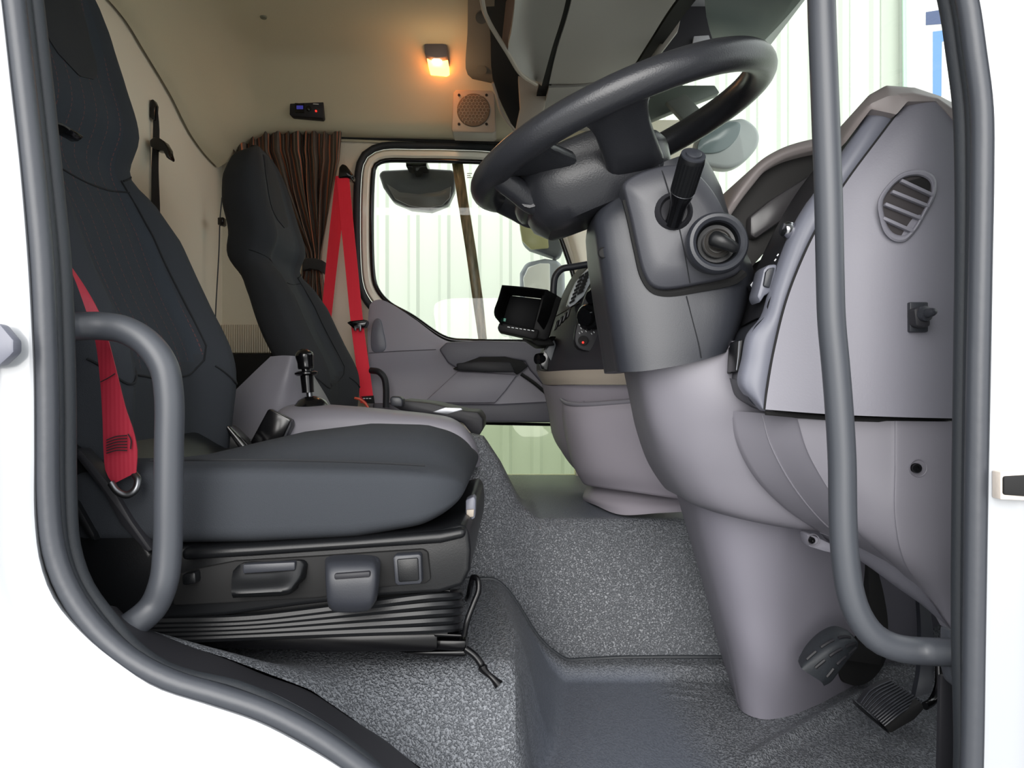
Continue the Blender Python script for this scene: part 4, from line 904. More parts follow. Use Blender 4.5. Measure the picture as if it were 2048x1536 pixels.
# corner switch block
blk = [[(1484, 768, .997), (1492, 715, .997), (1502, 668, .997), (1532, 630, .997)], [(1466, 765, 1.06), (1474, 710, 1.06), (1484, 668, 1.06), (1515, 638, 1.06)], [(1443, 758, 1.14), (1450, 700, 1.14), (1460, 672, 1.14), (1490, 648, 1.14)]]
sbk = MB().shell(sheet(blk, 24, 12), (.02, .012, 0)).build('switch_block', M['char'], da, sharp=60)
MB().shell(sheet([[(1443, 757, 1.14), (1458, 762, 1.08), (1474, 766, 1.03), (1487, 768, 1.004)], [(1452, 782, 1.13), (1468, 791, 1.08), (1485, 798, 1.03), (1502, 804, 1.006)], [(1480, 800, 1.12), (1498, 812, 1.08), (1514, 818, 1.04), (1532, 823, 1.008)]], 20, 12), (0, .012, .005)).build('block_underside', M['char'], da, sharp=60)
for i, (a0, a1, e0, e1) in enumerate(((1464, 1471, 690, 748), (1476, 1488, 678, 744))):
    s_ = prism('rocker_switch', [(a0, e0+4), (a1, e0), (a1-5, e1-2), (a0-5, e1)], 1.02+.04*(1-i), 1.06+.04*(1-i), M['black'], sbk, .002)
    line('switch_edge', [(a0+3, e0+4), (a0+1, (e0+e1)/2), (a0-3, e1-4)], 1.015+.04*(1-i), .0008, M['steel'], s_, 8)
# instrument side face
ins = [[(1532, 630, .998), (1552, 560, .998), (1592, 455, .998), (1640, 375, .998), (1700, 290, .998), (1742, 222, .998)], [(1505, 640, 1.06), (1525, 565, 1.06), (1567, 460, 1.06), (1616, 378, 1.06), (1680, 294, 1.06), (1725, 226, 1.06)], [(1478, 655, 1.13), (1498, 575, 1.13), (1545, 470, 1.13), (1594, 385, 1.13), (1660, 298, 1.13), (1706, 232, 1.13)]]
isd = MB().shell(sheet(ins, 40, 14), (.02, .01, 0)).build('instrument_side', M['char2'], da, sharp=60)
prism('lamp_switch', [(1556, 527), (1536, 529), (1527, 539), (1519, 575), (1514, 592), (1521, 607), (1530, 592), (1544, 583), (1552, 552)], 1.01, 1.05, M['dash3'], isd, .004)
prism('lamp_switch_face', [(1551, 534), (1538, 536), (1532, 544), (1527, 572), (1540, 576), (1546, 552)], 1.006, 1.02, M['char'], isd, .002)
MB().lathe([(0, -.008), (.008, -.007), (.0105, -.002), (.0105, .006), (.008, .012)], P(1575, 460, 1.01), (1, .35, 0), 20).build('chrome_knob', M['chrome'], isd)
for a, c in ((1556, 512), (1551, 522)): line('printed_mark', [(a-2, c), (a+1, c-4)], 1.01, .0008, M['white'], isd, 4)
prism('warning_lens', [(1500, 570), (1508, 560), (1514, 566), (1506, 580)], 1.07, 1.09, M['steel'], isd, .001)
# top cover over the end cap
tc = [[(1672, 276, 1.06), (1700, 232, 1.04), (1738, 190, 1.02), (1772, 171, 1.01), (1830, 175, 1.0), (1880, 192, .99), (1918, 212, .985)],
      [(1684, 280, 1.02), (1712, 240, 1.0), (1742, 207, .985), (1776, 192, .978), (1830, 188, .972), (1878, 198, .967), (1918, 228, .963)],
      [(1692, 284, 1.01), (1722, 244, .99), (1742, 218, .983), (1793, 229, .977), (1815, 203, .972), (1872, 202, .966), (1918, 250, .962)]]
tcs = MB(); Gt = []
R3 = [resample([P(*p) for p in r], 60) for r in tc]
R3[2] = [P(*p) for p in []] or resample([P(*p) for p in tc[2]], 60)
Gt = [[R3[0][i] for i in range(60)]]+[[R3[0][i].lerp(R3[1][i], k/4) for i in range(60)] for k in range(1, 5)]+[[R3[1][i].lerp(R3[2][i], k/4) for i in range(60)] for k in range(1, 5)]
tcs.shell(Gt, (0, .03, -.004)).build('top_cover', M['taupe'], da, sharp=50)
line('shadow_gap', [(1742, 219, .99), (1768, 224, .99), (1792, 230, .988)], .99, .0016, gapm, da)
# dash top receding towards the far side
dt = [[Vector((.36, 1.0, W(.20))), Vector((.45, 1.0, W(.21))), Vector((.56, 1.0, W(.21))), Vector((.72, 1.0, W(.20)))], [Vector((.38, 1.3, W(.19))), Vector((.45, 1.3, W(.2))), Vector((.56, 1.3, W(.2))), Vector((.72, 1.3, W(.19)))],
      [Vector((.30, 1.6, W(.20))), Vector((.38, 1.6, W(.215))), Vector((.5, 1.6, W(.21))), Vector((.72, 1.6, W(.20)))], [Vector((.26, 2.1, W(.20))), Vector((.32, 2.1, W(.21))), Vector((.45, 2.1, W(.20))), Vector((.72, 2.1, W(.19)))], [Vector((.30, 2.74, W(.20))), Vector((.36, 2.74, W(.21))), Vector((.5, 2.74, W(.20))), Vector((.6, 2.74, W(.19)))]]
MB().shell(sheet(dt, 20, 40, raw=True), (0, 0, -.02)).build('dash_top', M['taupe'], da, sharp=60)
# instrument hood
ho = [(1446, 424), (1466, 388), (1490, 354), (1520, 322), (1560, 298), (1600, 284), (1650, 274), (1700, 268)]
hi = [(1462, 430), (1484, 398), (1506, 370), (1530, 342), (1566, 320), (1602, 308), (1650, 298), (1700, 292)]
MB().shell(sheet([[(a, c, 1.18) for a, c in ho], [((a+e)/2-1, (c+f)/2-1, 1.165) for (a, c), (e, f) in zip(ho, hi)], [(a, c, 1.17) for a, c in hi]], 40, 8), (0, .34, 0)).build('instrument_hood', M['taupe'], da, sharp=60)
prism('hood_shade_block', hi+[(1690, 420), (1560, 470), (1480, 560), (1400, 640), (1400, 500)], 1.195, 1.46, mat('hood_black', (30, 28, 27), .7), da, 0)  # solid dark block stands for the shaded cavity under the hood
prism('cluster_lens', [(1500, 432), (1540, 400), (1632, 342), (1660, 340), (1640, 380), (1580, 430), (1512, 478), (1500, 470)], 1.175, 1.2, mat('lens_bar', (60, 58, 60), .3), da, .006)
# end cap vent
ve = thing('air_vent', P(1812, 480, .95), 'slatted side air vent in the light grey dashboard end cap', 'air vent')
vo = [(1762, 432), (1760, 402), (1782, 368), (1810, 348), (1845, 345), (1866, 358), (1868, 386), (1850, 425), (1828, 462), (1808, 479), (1788, 477), (1772, 462)]
vq = catmull([Vector((a, c, 0)) for a, c in vo], 72, True)
vc = sum(vq, Vector())/72
def vring(k, d): return [P(vc.x+(p.x-vc.x)*k, vc.y+(p.y-vc.y)*k, d) for p in vq]
b = MB(); b.grid([vring(1.08, .957), vring(1.06, .9505), vring(1.0, .949), vring(.93, .9495), vring(.88, .952), vring(.87, .956)], closed=True); b.build('vent_frame', M['dash'], ve)
b = MB(); q = vring(.9, .9545); b.poly(q, (0, .004, 0)); b.build('vent_shade_plate', mat('vent_dark', (52, 48, 50), .7), ve)  # flat dark plate stands in for the shade inside the vent
prism('vent_shade_patch', [(1815, 362), (1845, 355), (1862, 366), (1858, 388), (1812, 366)], .9535, .956, M['void'], ve, 0)  # black patch for the deepest shade in the vent
for (a, c), (e, f) in (((1800, 362), (1864, 392)), ((1782, 384), (1856, 414)), ((1768, 409), (1842, 439)), ((1764, 437), (1824, 464))):
    p0, p1 = P(a, c, .953), P(e, f, .953); R_ = Matrix.Rotation(-math.atan2(-(p1.z-p0.z), p1.x-p0.x)*-1, 3, 'Y')
    ang = math.atan2(p1.z-p0.z, p1.x-p0.x); R_ = Matrix.Rotation(-ang, 3, 'Y')
    MB().box((p0+p1)/2, ((p1-p0).length, .009, .0042), R_).build('slat', M['dash'], ve, bevel=.001)
# plunger switch and screws
pl = thing('door_switch', P(1845, 663, .95), 'black door plunger switch on the dashboard end cap', 'switch')
prism('plate', [(1820, 604), (1857, 604), (1857, 664), (1820, 664)], .945, .955, M['char'], pl, .0015)
prism('body', [(1828, 618), (1842, 612), (1862, 640), (1862, 652), (1850, 656), (1832, 652)], .932, .95, M['char2'], pl, .003)
MB().lathe([(.0085, .015), (.0095, .004), (.009, 0), (.0055, -.001), (.005, -.009), (.0035, -.013), (0, -.014)], P(1853, 627, .93), (-.25, 1, -.1), 20).build('plunger', M['char'], pl)
def bolt(a, c, d, label, r=.006):
    t = thing('bolt', P(a, c+6, d), label, 'bolt')
    MB().lathe([(r*1.9, .002), (r*1.75, -.0015), (r*1.6, -.001), (r*1.5, .0005)], P(a+5, c, d), (0, 1, 0), 24).build('recess_rim', M['dash2'], t)
    MB().lathe([(r, .003), (r, -.004), (r*.85, -.0055), (r*.5, -.0055), (r*.4, -.003), (0, -.003)], P(a, c, d), (0, 1, 0), 20).build('bolt_head', M['gloss'], t)
bolt(1831, 936, .966, 'black bolt in round recess on lower end panel near door seal')
bk_ = prism('bracket', [(1614, 1070), (1622, 1068), (1668, 1090), (1690, 1098), (1690, 1112), (1650, 1104), (1618, 1094)], 1.09, 1.12, M['dash'], da, .004)
bolt(1622, 1080, 1.088, 'small black bolt at the lower edge beside the footwell', .0045)

# ---- centre stack
cs = [[(1172, 522, 2.15), (1195, 525, 1.95), (1240, 530, 1.75), (1300, 535, 1.6)],
      [(1140, 560, 2.10), (1160, 562, 1.9), (1205, 565, 1.70), (1300, 570, 1.55)],
      [(1112, 620, 2.05), (1132, 622, 1.86), (1180, 625, 1.68), (1300, 630, 1.5)],
      [(1090, 680, 2.02), (1110, 682, 1.83), (1165, 685, 1.66), (1300, 690, 1.48)],
      [(1075, 720, 2.0), (1095, 722, 1.82), (1150, 723, 1.65), (1300, 720, 1.47)],
      [(1073, 742, 2.0), (1092, 745, 1.82), (1150, 742, 1.65), (1300, 738, 1.47)]]
cst = MB().shell(sheet(cs, 30, 30), (.03, .03, 0)).build('centre_stack', mat('stack_charcoal', (50, 49, 54), .62, spec=.25), da, sharp=60)
band = [[(1073, 740, 2.0), (1092, 743, 1.81), (1150, 740, 1.64), (1320, 737, 1.46)], [(1078, 754, 2.0), (1094, 757, 1.81), (1150, 756, 1.64), (1320, 754, 1.46)], [(1086, 768, 2.0), (1100, 770, 1.815), (1152, 769, 1.645), (1320, 769, 1.465)]]
MB().shell(sheet(band, 24, 8), (.03, .03, 0)).build('trim_band', M['cream_trim'], da)
body = [[(1084, 768, 2.0), (1100, 771, 1.83), (1150, 770, 1.67), (1320, 770, 1.49)], [(1096, 820, 2.0), (1112, 825, 1.85), (1160, 825, 1.69), (1330, 825, 1.5)], [(1105, 870, 2.02), (1122, 880, 1.87), (1180, 885, 1.7), (1350, 885, 1.52)], [(1125, 905, 2.05), (1140, 925, 1.9), (1190, 945, 1.74), (1370, 960, 1.55)], [(1160, 940, 2.1), (1175, 965, 1.95), (1210, 980, 1.78), (1380, 1000, 1.6)]]
MB().shell(sheet(body, 30, 24), (.03, .03, 0)).build('stack_body', M['bin2'], da, sharp=60)
bnn = [[(1124, 792, 1.80), (1134, 806, 1.70), (1165, 808, 1.62), (1230, 804, 1.55), (1320, 796, 1.50)], [(1123, 812, 1.80), (1132, 826, 1.70), (1165, 830, 1.61), (1230, 828, 1.54), (1320, 820, 1.49)], [(1128, 860, 1.80), (1138, 870, 1.70), (1170, 872, 1.61), (1240, 872, 1.54), (1330, 872, 1.49)], [(1144, 925, 1.82), (1152, 935, 1.72), (1185, 940, 1.63), (1250, 945, 1.56), (1350, 955, 1.50)], [(1160, 950, 1.84), (1168, 968, 1.75), (1200, 975, 1.66), (1270, 985, 1.58), (1370, 1000, 1.53)]]
sb = MB().shell(sheet(bnn, 40, 30), (.01, .012, 0)).build('storage_bin', M['bin2'], da, sharp=60)
MB().tube(catmull([P(1128, 782, 1.84), P(1123, 794, 1.80), P(1134, 806, 1.70), P(1165, 809, 1.62), P(1230, 805, 1.55), P(1320, 797, 1.50)], 40), .005, 10).build('bin_rim', M['dash2'], sb)
line('bin_rib', [(1148, 772, 1.72), (1158, 788, 1.70), (1170, 804, 1.66)], 1.7, .003, M['dash2'], sb)
pln = [[(1178, 962, 1.86), (1200, 968, 1.74), (1260, 982, 1.64), (1340, 994, 1.58), (1400, 1000, 1.54)], [(1166, 990, 1.84), (1185, 996, 1.72), (1240, 1006, 1.61), (1320, 1010, 1.55), (1400, 1012, 1.50)], [(1166, 1000, 1.84), (1190, 1010, 1.71), (1245, 1030, 1.59), (1320, 1026, 1.53), (1400, 1022, 1.48)]]
MB().shell(sheet(pln, 30, 14), (.02, .03, 0)).build('plinth', M['bin2'], da, sharp=60)
# vents on the stack
vf = prism('vent_frame', [(1134, 610), (1142, 585), (1152, 563), (1166, 546), (1182, 530), (1186, 548), (1180, 568), (1168, 592), (1142, 616)], 1.757, 1.80, mat('silver_grey', (176, 182, 186), .35), cst, .003)
for k in range(7):
    t = k/6; ya = 604-50*t; xa = 1139+19*t; xb = 1155+15*t; yb = 586-40*t
    prism('louvre', [(xa, ya), (xa+10, ya-7), (xa+10, ya-2), (xa, ya+4)], 1.750, 1.757, M['void'], vf, 0)
    prism('louvre', [(xb, yb), (xb+12, yb-8), (xb+12, yb-3), (xb, yb+4)], 1.750, 1.757, M['void'], vf, 0)
hv = prism('heater_panel', [(1152, 690), (1150, 670), (1160, 630), (1172, 590), (1184, 568), (1205, 560), (1215, 600), (1218, 660), (1210, 700), (1165, 700)], 1.62, 1.67, M['char2'], cst, .003, smooth=40)
MB().lathe([(.027, .02), (.027, 0), (.024, -.004), (.018, -.005), (.016, -.018), (0, -.019)], P(1177, 634, 1.605), (.55, .8, .1), 28).build('heater_knob', M['gloss'], hv)
MB().lathe([(.02, .02), (.02, 0), (.013, -.014), (0, -.015)], P(1189, 594, 1.605), (.55, .8, .1), 24).build('heater_knob', M['gloss'], hv)
MB().lathe([(0, -.002), (.010, -.001), (.010, .004)], P(1166, 681, 1.612), (.2, 1, 0), 18).build('heater_button', M['void'], hv)
MB().lathe([(0, -.003), (.0022, -.002), (.0022, .002)], P(1166, 685, 1.608), (.1, 1, 0), 8).build('indicator', M['redled'], hv)
for a, c in ((1158, 648), (1161, 655), (1190, 650), (1193, 644), (1163, 662), (1171, 661), (1182, 666), (1190, 616), (1158, 665), (1187, 663)):
    line('printed_mark', [(a, c), (a+2, c+3)], 1.612, .0007, M['white'], hv, 4)
prism('blue_mark', [(1178, 598), (1181, 597), (1180, 603), (1177, 604)], 1.61, 1.612, mat('blue_glow_ink', (40, 60, 220), .5, emit=(40, 60, 230), estr=.5), hv, 0)  # printed mark with a glow added to its colour
ra = prism('radio', [(1083, 738), (1080, 728), (1090, 695), (1100, 672), (1112, 672), (1106, 700), (1098, 742)], 1.80, 1.84, M['gloss'], cst, .002)
MB().lathe([(0, -.014), (.012, -.013), (.014, 0), (.014, .01)], P(1083, 718, 1.81), (.8, .6, 0), 20).build('radio_knob', M['gloss'], ra)
prism('radio_face', [(1090, 702), (1108, 680), (1112, 690), (1102, 722)], 1.79, 1.80, mat('radio_grey', (80, 84, 88), .5), ra, .001)
line('icon', [(1084, 688), (1088, 680)], 1.80, .002, M['white'], ra, 4)
for k in range(4):
    prism('stack_switch', [(1108+k*8, 660-k*8), (1113+k*8, 642-k*8), (1119+k*8, 638-k*8), (1114+k*8, 658-k*8)], 1.74-.012*k, 1.77, M['black'], cst, .002)
line('silver_bead', [(1112, 632, 1.80), (1130, 622, 1.76), (1146, 612, 1.72), (1160, 606, 1.69)], 1.7, .0018, M['steel'], cst)
# dashboard bar
db2 = MB().tube(catmull([P(1107, 612, 2.0), P(1107, 575, 2.0), P(1111, 552, 2.0), P(1124, 538, 2.0), (P(1145, 534, 2.0)), P(1180, 528, 2.0)], 40), .0085, 12).build('grab_handle', M['char'])
tag(db2, 'thin dark grab bar above the centre vents by passenger window', 'grab handle')

# monitor
MM = mat('monitor_black', (10, 10, 11), .5, spec=.15)
mo = thing('monitor', P(1075, 690, 1.78), 'black rear view monitor with sun hood on the centre dash', 'monitor')
prism('case', [(1085, 586), (1121, 594), (1122, 601), (1098, 676), (1090, 680), (1062, 675)], 1.70, 1.76, MM, mo, .003)
prism('display', [(1012, 590), (1088, 599), (1072, 664), (1002, 654)], 1.735, 1.75, mat('screen_black', (10, 11, 13), .55, spec=.1), mo, .001)
hoodm = M['void']
MB().shell(sheet([[(1004, 570, 1.64), (1030, 572, 1.64), (1060, 575, 1.64), (1091, 579, 1.64)], [(1020, 588, 1.74), (1045, 590, 1.74), (1080, 594, 1.74), (1121, 596, 1.72)]], 10, 6, lin_u=True, lin_v=True), (0, .003, -.003)).build('hood_top', MM, mo)
MB().shell(sheet([[(1004, 570, 1.64), (996, 598, 1.64), (988, 622, 1.64), (990, 634, 1.64), (1000, 645, 1.64)], [(1022, 588, 1.745), (1016, 605, 1.745), (1010, 625, 1.745), (1006, 640, 1.745), (1003, 655, 1.745)]], 14, 6, lin_v=True), (.004, .004, 0)).build('hood_side', MM, mo)
MB().shell(sheet([[(1091, 579, 1.64), (1086, 600, 1.64), (1080, 622, 1.64), (1074, 642, 1.66)], [(1120, 596, 1.73), (1112, 620, 1.73), (1104, 645, 1.73), (1096, 672, 1.73)]], 14, 6, lin_v=True), (.004, .004, 0)).build('hood_side', MM, mo)
prism('bezel', [(998, 648), (1000, 645), (1078, 660), (1074, 676), (1066, 678), (1000, 663), (995, 656)], 1.68, 1.75, MM, mo, .002)
for k in range(7): prism('key_mark', [(1015+k*8, 653+k*1.2), (1020+k*8, 654+k*1.2), (1020+k*8, 655.2+k*1.2), (1015+k*8, 654.2+k*1.2)], 1.676, 1.68, M['white'], mo, 0)
prism('green_mark', [(1006, 636), (1012, 637), (1011, 643), (1005, 642)], 1.732, 1.736, mat('green_mark', (30, 110, 90), .4, emit=(20, 110, 90), estr=.3), mo, 0)
prism('bracket', [(1045, 672), (1100, 674), (1110, 690), (1075, 692)], 1.76, 1.9, MM, mo, .003)

# lower right side trim next to pedals
tag(prism('side_trim', [(1880, 1350), (1900, 1352), (1925, 1380), (1925, 1700), (1872, 1700), (1878, 1450)], .88, .888, M['char2'], bevel=.005), 'dark trim upright between accelerator pedal and door seal', 'trim')

# pedals
bp_ = thing('brake_pedal', P(1655, 1372, 1.15), 'black rubber brake pedal with ribbed pad, left of the two', 'pedal')
pad = [[(1602, 1325, 1.155), (1618, 1298, 1.16), (1645, 1272, 1.165), (1675, 1260, 1.17), (1700, 1268, 1.165)], [(1604, 1338, 1.14), (1630, 1318, 1.138), (1660, 1297, 1.138), (1690, 1284, 1.145), (1714, 1282, 1.16)], [(1640, 1362, 1.14), (1655, 1345, 1.138), (1675, 1322, 1.14), (1698, 1304, 1.15), (1716, 1290, 1.165)], [(1648, 1372, 1.15), (1662, 1364, 1.15), (1682, 1338, 1.15), (1702, 1312, 1.16), (1716, 1296, 1.17)]]
pdo = MB().shell(sheet(pad, 24, 16), (.004, .02, 0)).build('pad', M['rubber2'], bp_, sharp=60)
PG = sheet(pad, 24, 16)
for r0 in (3, 7, 11):
    for c0_, c1_ in ((3, 7), (9, 14), (16, 21)):
        MB().tube([PG[r0+(1 if k > (c1_-c0_)/2 else 0)*0][c0_+k]+Vector((-.0005, -.001, .0005)) for k in range(c1_-c0_+1)], .0024, 6).build('rib', M['char2'], pdo)
MB().lathe([(.062, .01), (.060, -.004), (.05, -.006), (0, -.006)], P(1722, 1300, 1.345), (-.45, 1, .1), 30).build('slot_shade', M['void'], bp_)  # black disc stands for the dark slot in the footwell panel
MB().shell(sheet([[(1735, 1110, 1.26), (1738, 1180, 1.27), (1738, 1260, 1.29), (1690, 1320, 1.30)], [(1752, 1128, 1.25), (1768, 1190, 1.27), (1776, 1260, 1.29), (1760, 1330, 1.32)]], 20, 6), (0, .02, 0)).build('arm', M['void'], bp_)  # black sheet stands for the upper dark slot in the panel
ap = thing('accelerator_pedal', P(1790, 1465, 1.15), 'black accelerator pedal with fine ribs, beside the door seal', 'pedal')
pd = [[(1720, 1408, 1.13), (1740, 1382, 1.14), (1782, 1361, 1.16)], [(1745, 1430, 1.12), (1775, 1405, 1.125), (1812, 1382, 1.145)], [(1768, 1452, 1.12), (1802, 1425, 1.12), (1842, 1402, 1.14)]]
apo = MB().shell(sheet(pd, 20, 16), (0, .012, 0)).build('tread', M['char2'], ap)
A = sheet(pd, 20, 12)
for k in range(12):
    MB().tube([p+Vector((0, -.0015, .001)) for p in [A[k][i] for i in range(0, 20, 3)]+[A[k][19]]], .0014, 6).build('tread_rib', M['char'], ap)
prism('pedal_side', [(1768, 1452), (1802, 1427), (1842, 1404), (1850, 1418), (1830, 1440), (1782, 1468)], 1.12, 1.15, M['void'], ap, .003)
prism('pedal_front', [(1718, 1410), (1768, 1454), (1782, 1468), (1775, 1466), (1722, 1422)], 1.125, 1.15, M['black'], ap, .002)
MB().shell(sheet([[(1838, 1195, 1.24), (1842, 1260, 1.22), (1840, 1340, 1.20), (1830, 1395, 1.17)], [(1856, 1195, 1.24), (1866, 1260, 1.22), (1868, 1340, 1.20), (1862, 1385, 1.18), ]], 20, 5), (0, .012, 0)).build('arm', M['char'], ap)
MB().tube(catmull([P(1878, 1330, 1.2), P(1878, 1370, 1.19), P(1865, 1402, 1.18), P(1850, 1412, 1.17)], 16), .006, 10).build('arm_hinge', M['gloss'], ap)

# ================================================================== OVERHEAD
ov = thing('overhead_locker', Vector((.2, 1.9, W(.88))), 'light grey overhead locker above the windscreen', 'locker')
gapl = [(1215, -560, 1.15), (1170, -250, 1.45), (1137, 0, 1.875), (1108, 100, 2.15), (1088, 172, 2.38)]
endl = [(940, -560, 1.1), (950, -250, 1.4), (964, 0, 1.80), (978, 44, 1.95), (1015, 105, 2.1), (1040, 146, 2.22), (1072, 169, 2.36)]
MB().shell(sheet([[(1036, -560, 1.1), (1034, -250, 1.4), (1030, 0, 1.80), (1023, 60, 1.97), (1017, 106, 2.1), (1042, 148, 2.22), (1072, 169, 2.36)], [((1000+a)/2+35, c-20, d) for a, c, d in ((1080, -540, 1.1), (1060, -230, 1.42), (1045, 0, 1.84), (1035, 60, 2.0), (1050, 130, 2.2), (1070, 180, 2.36))], [(a-5, c, d) for a, c, d in gapl]], 40, 14), (0, .01, .02)).build('end_panel', M['bin'], ov, sharp=60)
MB().tube(catmull([P(*p) for p in endl], 50), .006, 8).build('edge_lip', M['cream_trim'], ov)
rgt = [(1800, -560, 1.15), (1560, -250, 1.45), (1352, 0, 1.93), (1300, 80, 2.18), (1256, 150, 2.46)]
MB().shell(sheet([[(a+6, c, d) for a, c, d in gapl[:4]]+[(1098, 168, 2.38)], [(1480, -590, 1.14), (1360, -270, 1.44), (1245, -10, 1.90), (1205, 95, 2.16), (1175, 166, 2.40)], rgt], 40, 16), (0, .01, .02)).build('locker_flap', M['bin'], ov, sharp=60)
MB().shell(sheet([[(1098, 176, 2.39), (1088, 215, 2.50), (1078, 262, 2.66)], [(1175, 172, 2.41), (1165, 215, 2.50), (1150, 262, 2.66)], [(1254, 158, 2.47), (1240, 200, 2.55), (1220, 262, 2.68)]], 16, 12), (0, .01, .02)).build('far_flap', M['bin'], ov, sharp=60)
MB().shell(sheet([[(a-10, c, d+.02) for a, c, d in gapl]+[(1062, 240, 2.6)], [(a+14, c, d+.02) for a, c, d in gapl]+[(1085, 240, 2.6)]], 20, 4), (0, .01, .01)).build('dark_gap', M['void'], ov)
prism('far_upright', [(1068, 168), (1096, 160), (1090, 210), (1075, 262), (1030, 262), (1040, 215), (1036, 150)], 2.46, 2.50, M['cream_trim'], ov, .004)
MB().shell(sheet([[(962, -40, 2.08), (980, 60, 2.31), (988, 168, 2.52), (1030, 262, 2.62)], [(1055, -40, 2.08), (1060, 60, 2.31), (1065, 160, 2.50), (1075, 262, 2.62)]], 14, 5), (0, .01, 0)).build('shelf_shade_sheet', M['void'], ov)  # black sheet stands for the shade in the shelf opening
prism('shelf_divider', [(1004, 78), (1012, 0), (1030, -10), (1024, 60), (1016, 104)], 2.12, 2.16, mat('brown_shelf', (110, 84, 66), .7), ov, .003)
MB().tube(catmull([P(985, 166, 2.50), P(993, 190, 2.53), P(1003, 225, 2.56), P(1030, 262, 2.60)], 20), .005, 8).build('edge_lip', M['cream_trim'], ov)

# windscreen surround + glass
hdr = MB(); hdr.shell(sheet([[(1810, -560, 1.16), (1566, -250, 1.46), (1358, 0, 1.94), (1306, 78, 2.18), (1262, 148, 2.46)], [(1880, -560, 1.16), (1620, -250, 1.46), (1392, 0, 1.94), (1330, 82, 2.18), (1272, 152, 2.46)]], 30, 5), (0, .02, .03)); hd_ = hdr.build('windscreen_header', M['void']); tag(hd_, 'dark header strip along top edge of the windscreen', 'header trim')
tag(prism('windscreen_bracket', [(1352, 38), (1362, 34), (1356, 62), (1310, 122), (1268, 150), (1262, 144), (1300, 116)], 2.2, 2.22, mat('grey_brown_strip', (104, 98, 88), .5), bevel=.003), 'grey brown strip bracket under the windscreen header', 'bracket')
vs = thing('sun_visor', Vector((.5, 2.1, W(.9))), 'dark tinted exterior sun visor seen through top of windscreen', 'sun visor')
MB().shell(sheet([[(1500, -900, 1.0), (1455, -400, 1.40), (1410, 0, 1.90), (1437, 116, 2.24)], [(1700, -900, 1.0), (1610, -400, 1.40), (1500, 0, 1.90), (1467, 116, 2.22)], [(2150, -900, 1.0), (1880, -400, 1.35), (1602, 0, 1.88), (1497, 114, 2.21)]], 20, 12), (0, .004, .006)).build('visor_panel', M['visor'], vs)
prism('visor_bracket', [(1340, -30), (1412, -30), (1425, 50), (1438, 118), (1400, 150), (1300, 196), (1262, 205), (1252, 160), (1300, 90)], 2.50, 2.53, M['char2'], vs, .004)
prism('pale_insert', [(1388, 72), (1418, 70), (1432, 112), (1380, 116)], 2.48, 2.495, mat('pale_insert', (168, 170, 174), .5), vs, .002)
prism('visor_bracket', [(1278, 250), (1292, 205), (1330, 170), (1430, 170), (1440, 185), (1345, 222)], 2.36, 2.40, mat('olive_grey', (84, 92, 84), .5), vs, .004)
fm = thing('front_mirror', P(1450, 337, 2.3), 'grey front mirror hanging outside windscreen behind the steering wheel', 'mirror')
prism('mirror_arm', [(1332, 202), (1372, 186), (1410, 228), (1411, 240), (1386, 256), (1378, 252)], 2.30, 2.33, mat('arm_grey', (92, 96, 90), .5), fm, .005)
MB().lathe([(0, -.003), (.005, -.002), (.006, .002)], P(1401, 236, 2.298), (0, 1, 0), 12).build('arm_rivet', M['steel'], fm)
prism('mirror_shell', [(1390, 300), (1398, 270), (1430, 246), (1468, 238), (1488, 236), (1512, 252), (1520, 270), (1516, 292), (1490, 322), (1462, 336), (1430, 334), (1405, 326)], 2.33, 2.38, mat('mirror_shell', (176, 182, 180), .35), fm, .012, smooth=60, bseg=4)
prism('mirror_face', [(1396, 302), (1402, 276), (1432, 252), (1468, 243), (1480, 246), (1478, 268), (1462, 290), (1440, 303), (1416, 306)], 2.322, 2.332, mat('mirror_tint', (128, 142, 142), .15), fm, .002, smooth=50)

# windscreen glass: bulged sheet
wg = []
for j in range(13):
    v = j/12; r = []
    for i in range(25):
        u = i/24; y = .86+u*1.94; bul = .20*(1-(2*u-1)**4)*1.0
        x = .30+bul+.16*(1-v)+ (.16*(1-u) if False else 0)+ (.12*(1-u)**2)
        r.append(Vector((x+.12, y, W(.14+v*.84))))
    wg.append(r)
tag(MB().shell(wg, (.004, 0, 0)).build('window_1', M['screen'], sharp=80), kind='structure')
# far pillar beside the passenger door
fp = [[(1075, 280, 2.76), (1103, 380, 2.76), (1135, 470, 2.76), (1160, 560, 2.76), (1178, 650, 2.76)], [(1100, 280, 2.74), (1120, 380, 2.74), (1150, 470, 2.74), (1174, 560, 2.74), (1192, 650, 2.74)], [(1130, 280, 2.78), (1160, 380, 2.78), (1195, 470, 2.78), (1222, 560, 2.78), (1240, 650, 2.78)]]
tag(MB().shell(sheet(fp, 24, 10), (0, .05, 0)).build('trim_2', M['rear']), kind='structure')
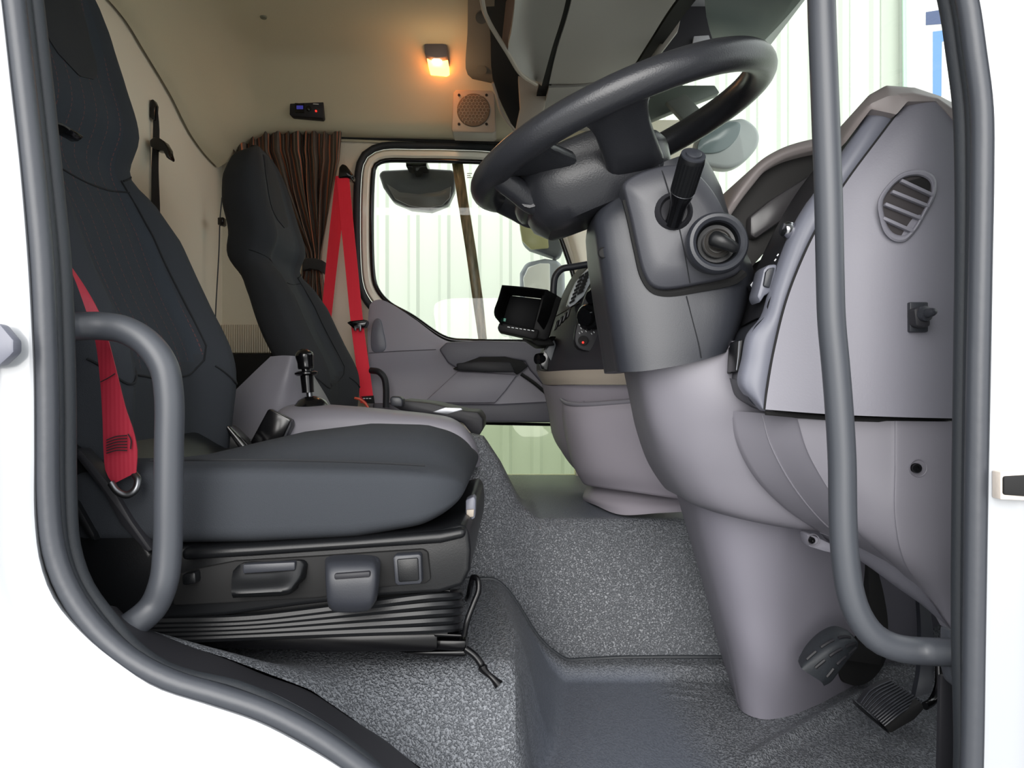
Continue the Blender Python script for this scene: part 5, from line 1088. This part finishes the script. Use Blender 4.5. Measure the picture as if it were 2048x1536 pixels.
# front bulkhead
b = MB(); b.box((1.12, 1.85, W(-.21)), (.05, 2.0, .82)); tag(b.build('wall_front', M['void']), kind='structure')

# ------------------------------------------------------------------ outside mirrors
km = thing('kerb_mirror', P(833, 422, 2.95), 'dark half round kerb mirror hanging over passenger window', 'mirror')
prism('shell', [(757, 348), (764, 340), (850, 336), (905, 339), (911, 348), (909, 380), (896, 408), (862, 421), (820, 417), (785, 402), (766, 375)], 2.93, 2.99, mat('kerb_shell', (64, 64, 72), .3), km, .012, bseg=4)
prism('mirror_glass', [(772, 366), (800, 384), (840, 388), (880, 382), (902, 372), (900, 395), (885, 410), (855, 416), (820, 412), (790, 398)], 2.922, 2.932, mat('kerb_glass', (104, 100, 104), .25), km, .003)
prism('mount', [(811, 318), (853, 318), (853, 334), (840, 334), (836, 342), (826, 342), (824, 333), (812, 333)], 2.846, 2.97, M['gloss'], km, .003)
wm = thing('wing_mirror', P(1090, 640, 3.2), 'tall grey wing mirror pair outside the passenger window', 'mirror')
prism('upper_housing', [(1042, 420), (1100, 400), (1122, 420), (1128, 500), (1118, 516), (1095, 508), (1060, 496), (1046, 484), (1040, 450)], 3.1, 3.2, M['mirror_pl'], wm, .02, bseg=4)
prism('upper_glass', [(1036, 430), (1080, 428), (1094, 450), (1098, 496), (1062, 499), (1044, 482)], 3.085, 3.10, mat('upper_reflection_tint', (168, 166, 128), .3), wm, .006)  # flat olive tint stands for trees reflected in the mirror
prism('lower_housing', [(1040, 545), (1052, 524), (1090, 516), (1118, 520), (1130, 540), (1132, 660), (1060, 660), (1040, 600)], 3.1, 3.2, mat('lower_housing', (150, 156, 168), .4), wm, .02, bseg=4)
prism('lower_glass', [(1046, 556), (1056, 534), (1080, 526), (1100, 526), (1102, 650), (1056, 650)], 3.085, 3.10, mat('lower_mirror_glass', (236, 238, 240), .1), wm, .006)
MB().tube([P(1118, 450, 3.14), P(1150, 470, 2.86)], .010, 10).build('mirror_arm', M['mirror_pl'], wm)
MB().tube([P(1109, 490, 3.13), P(1109, 530, 3.13)], .008, 10).build('mirror_post', M['mirror_pl'], wm)
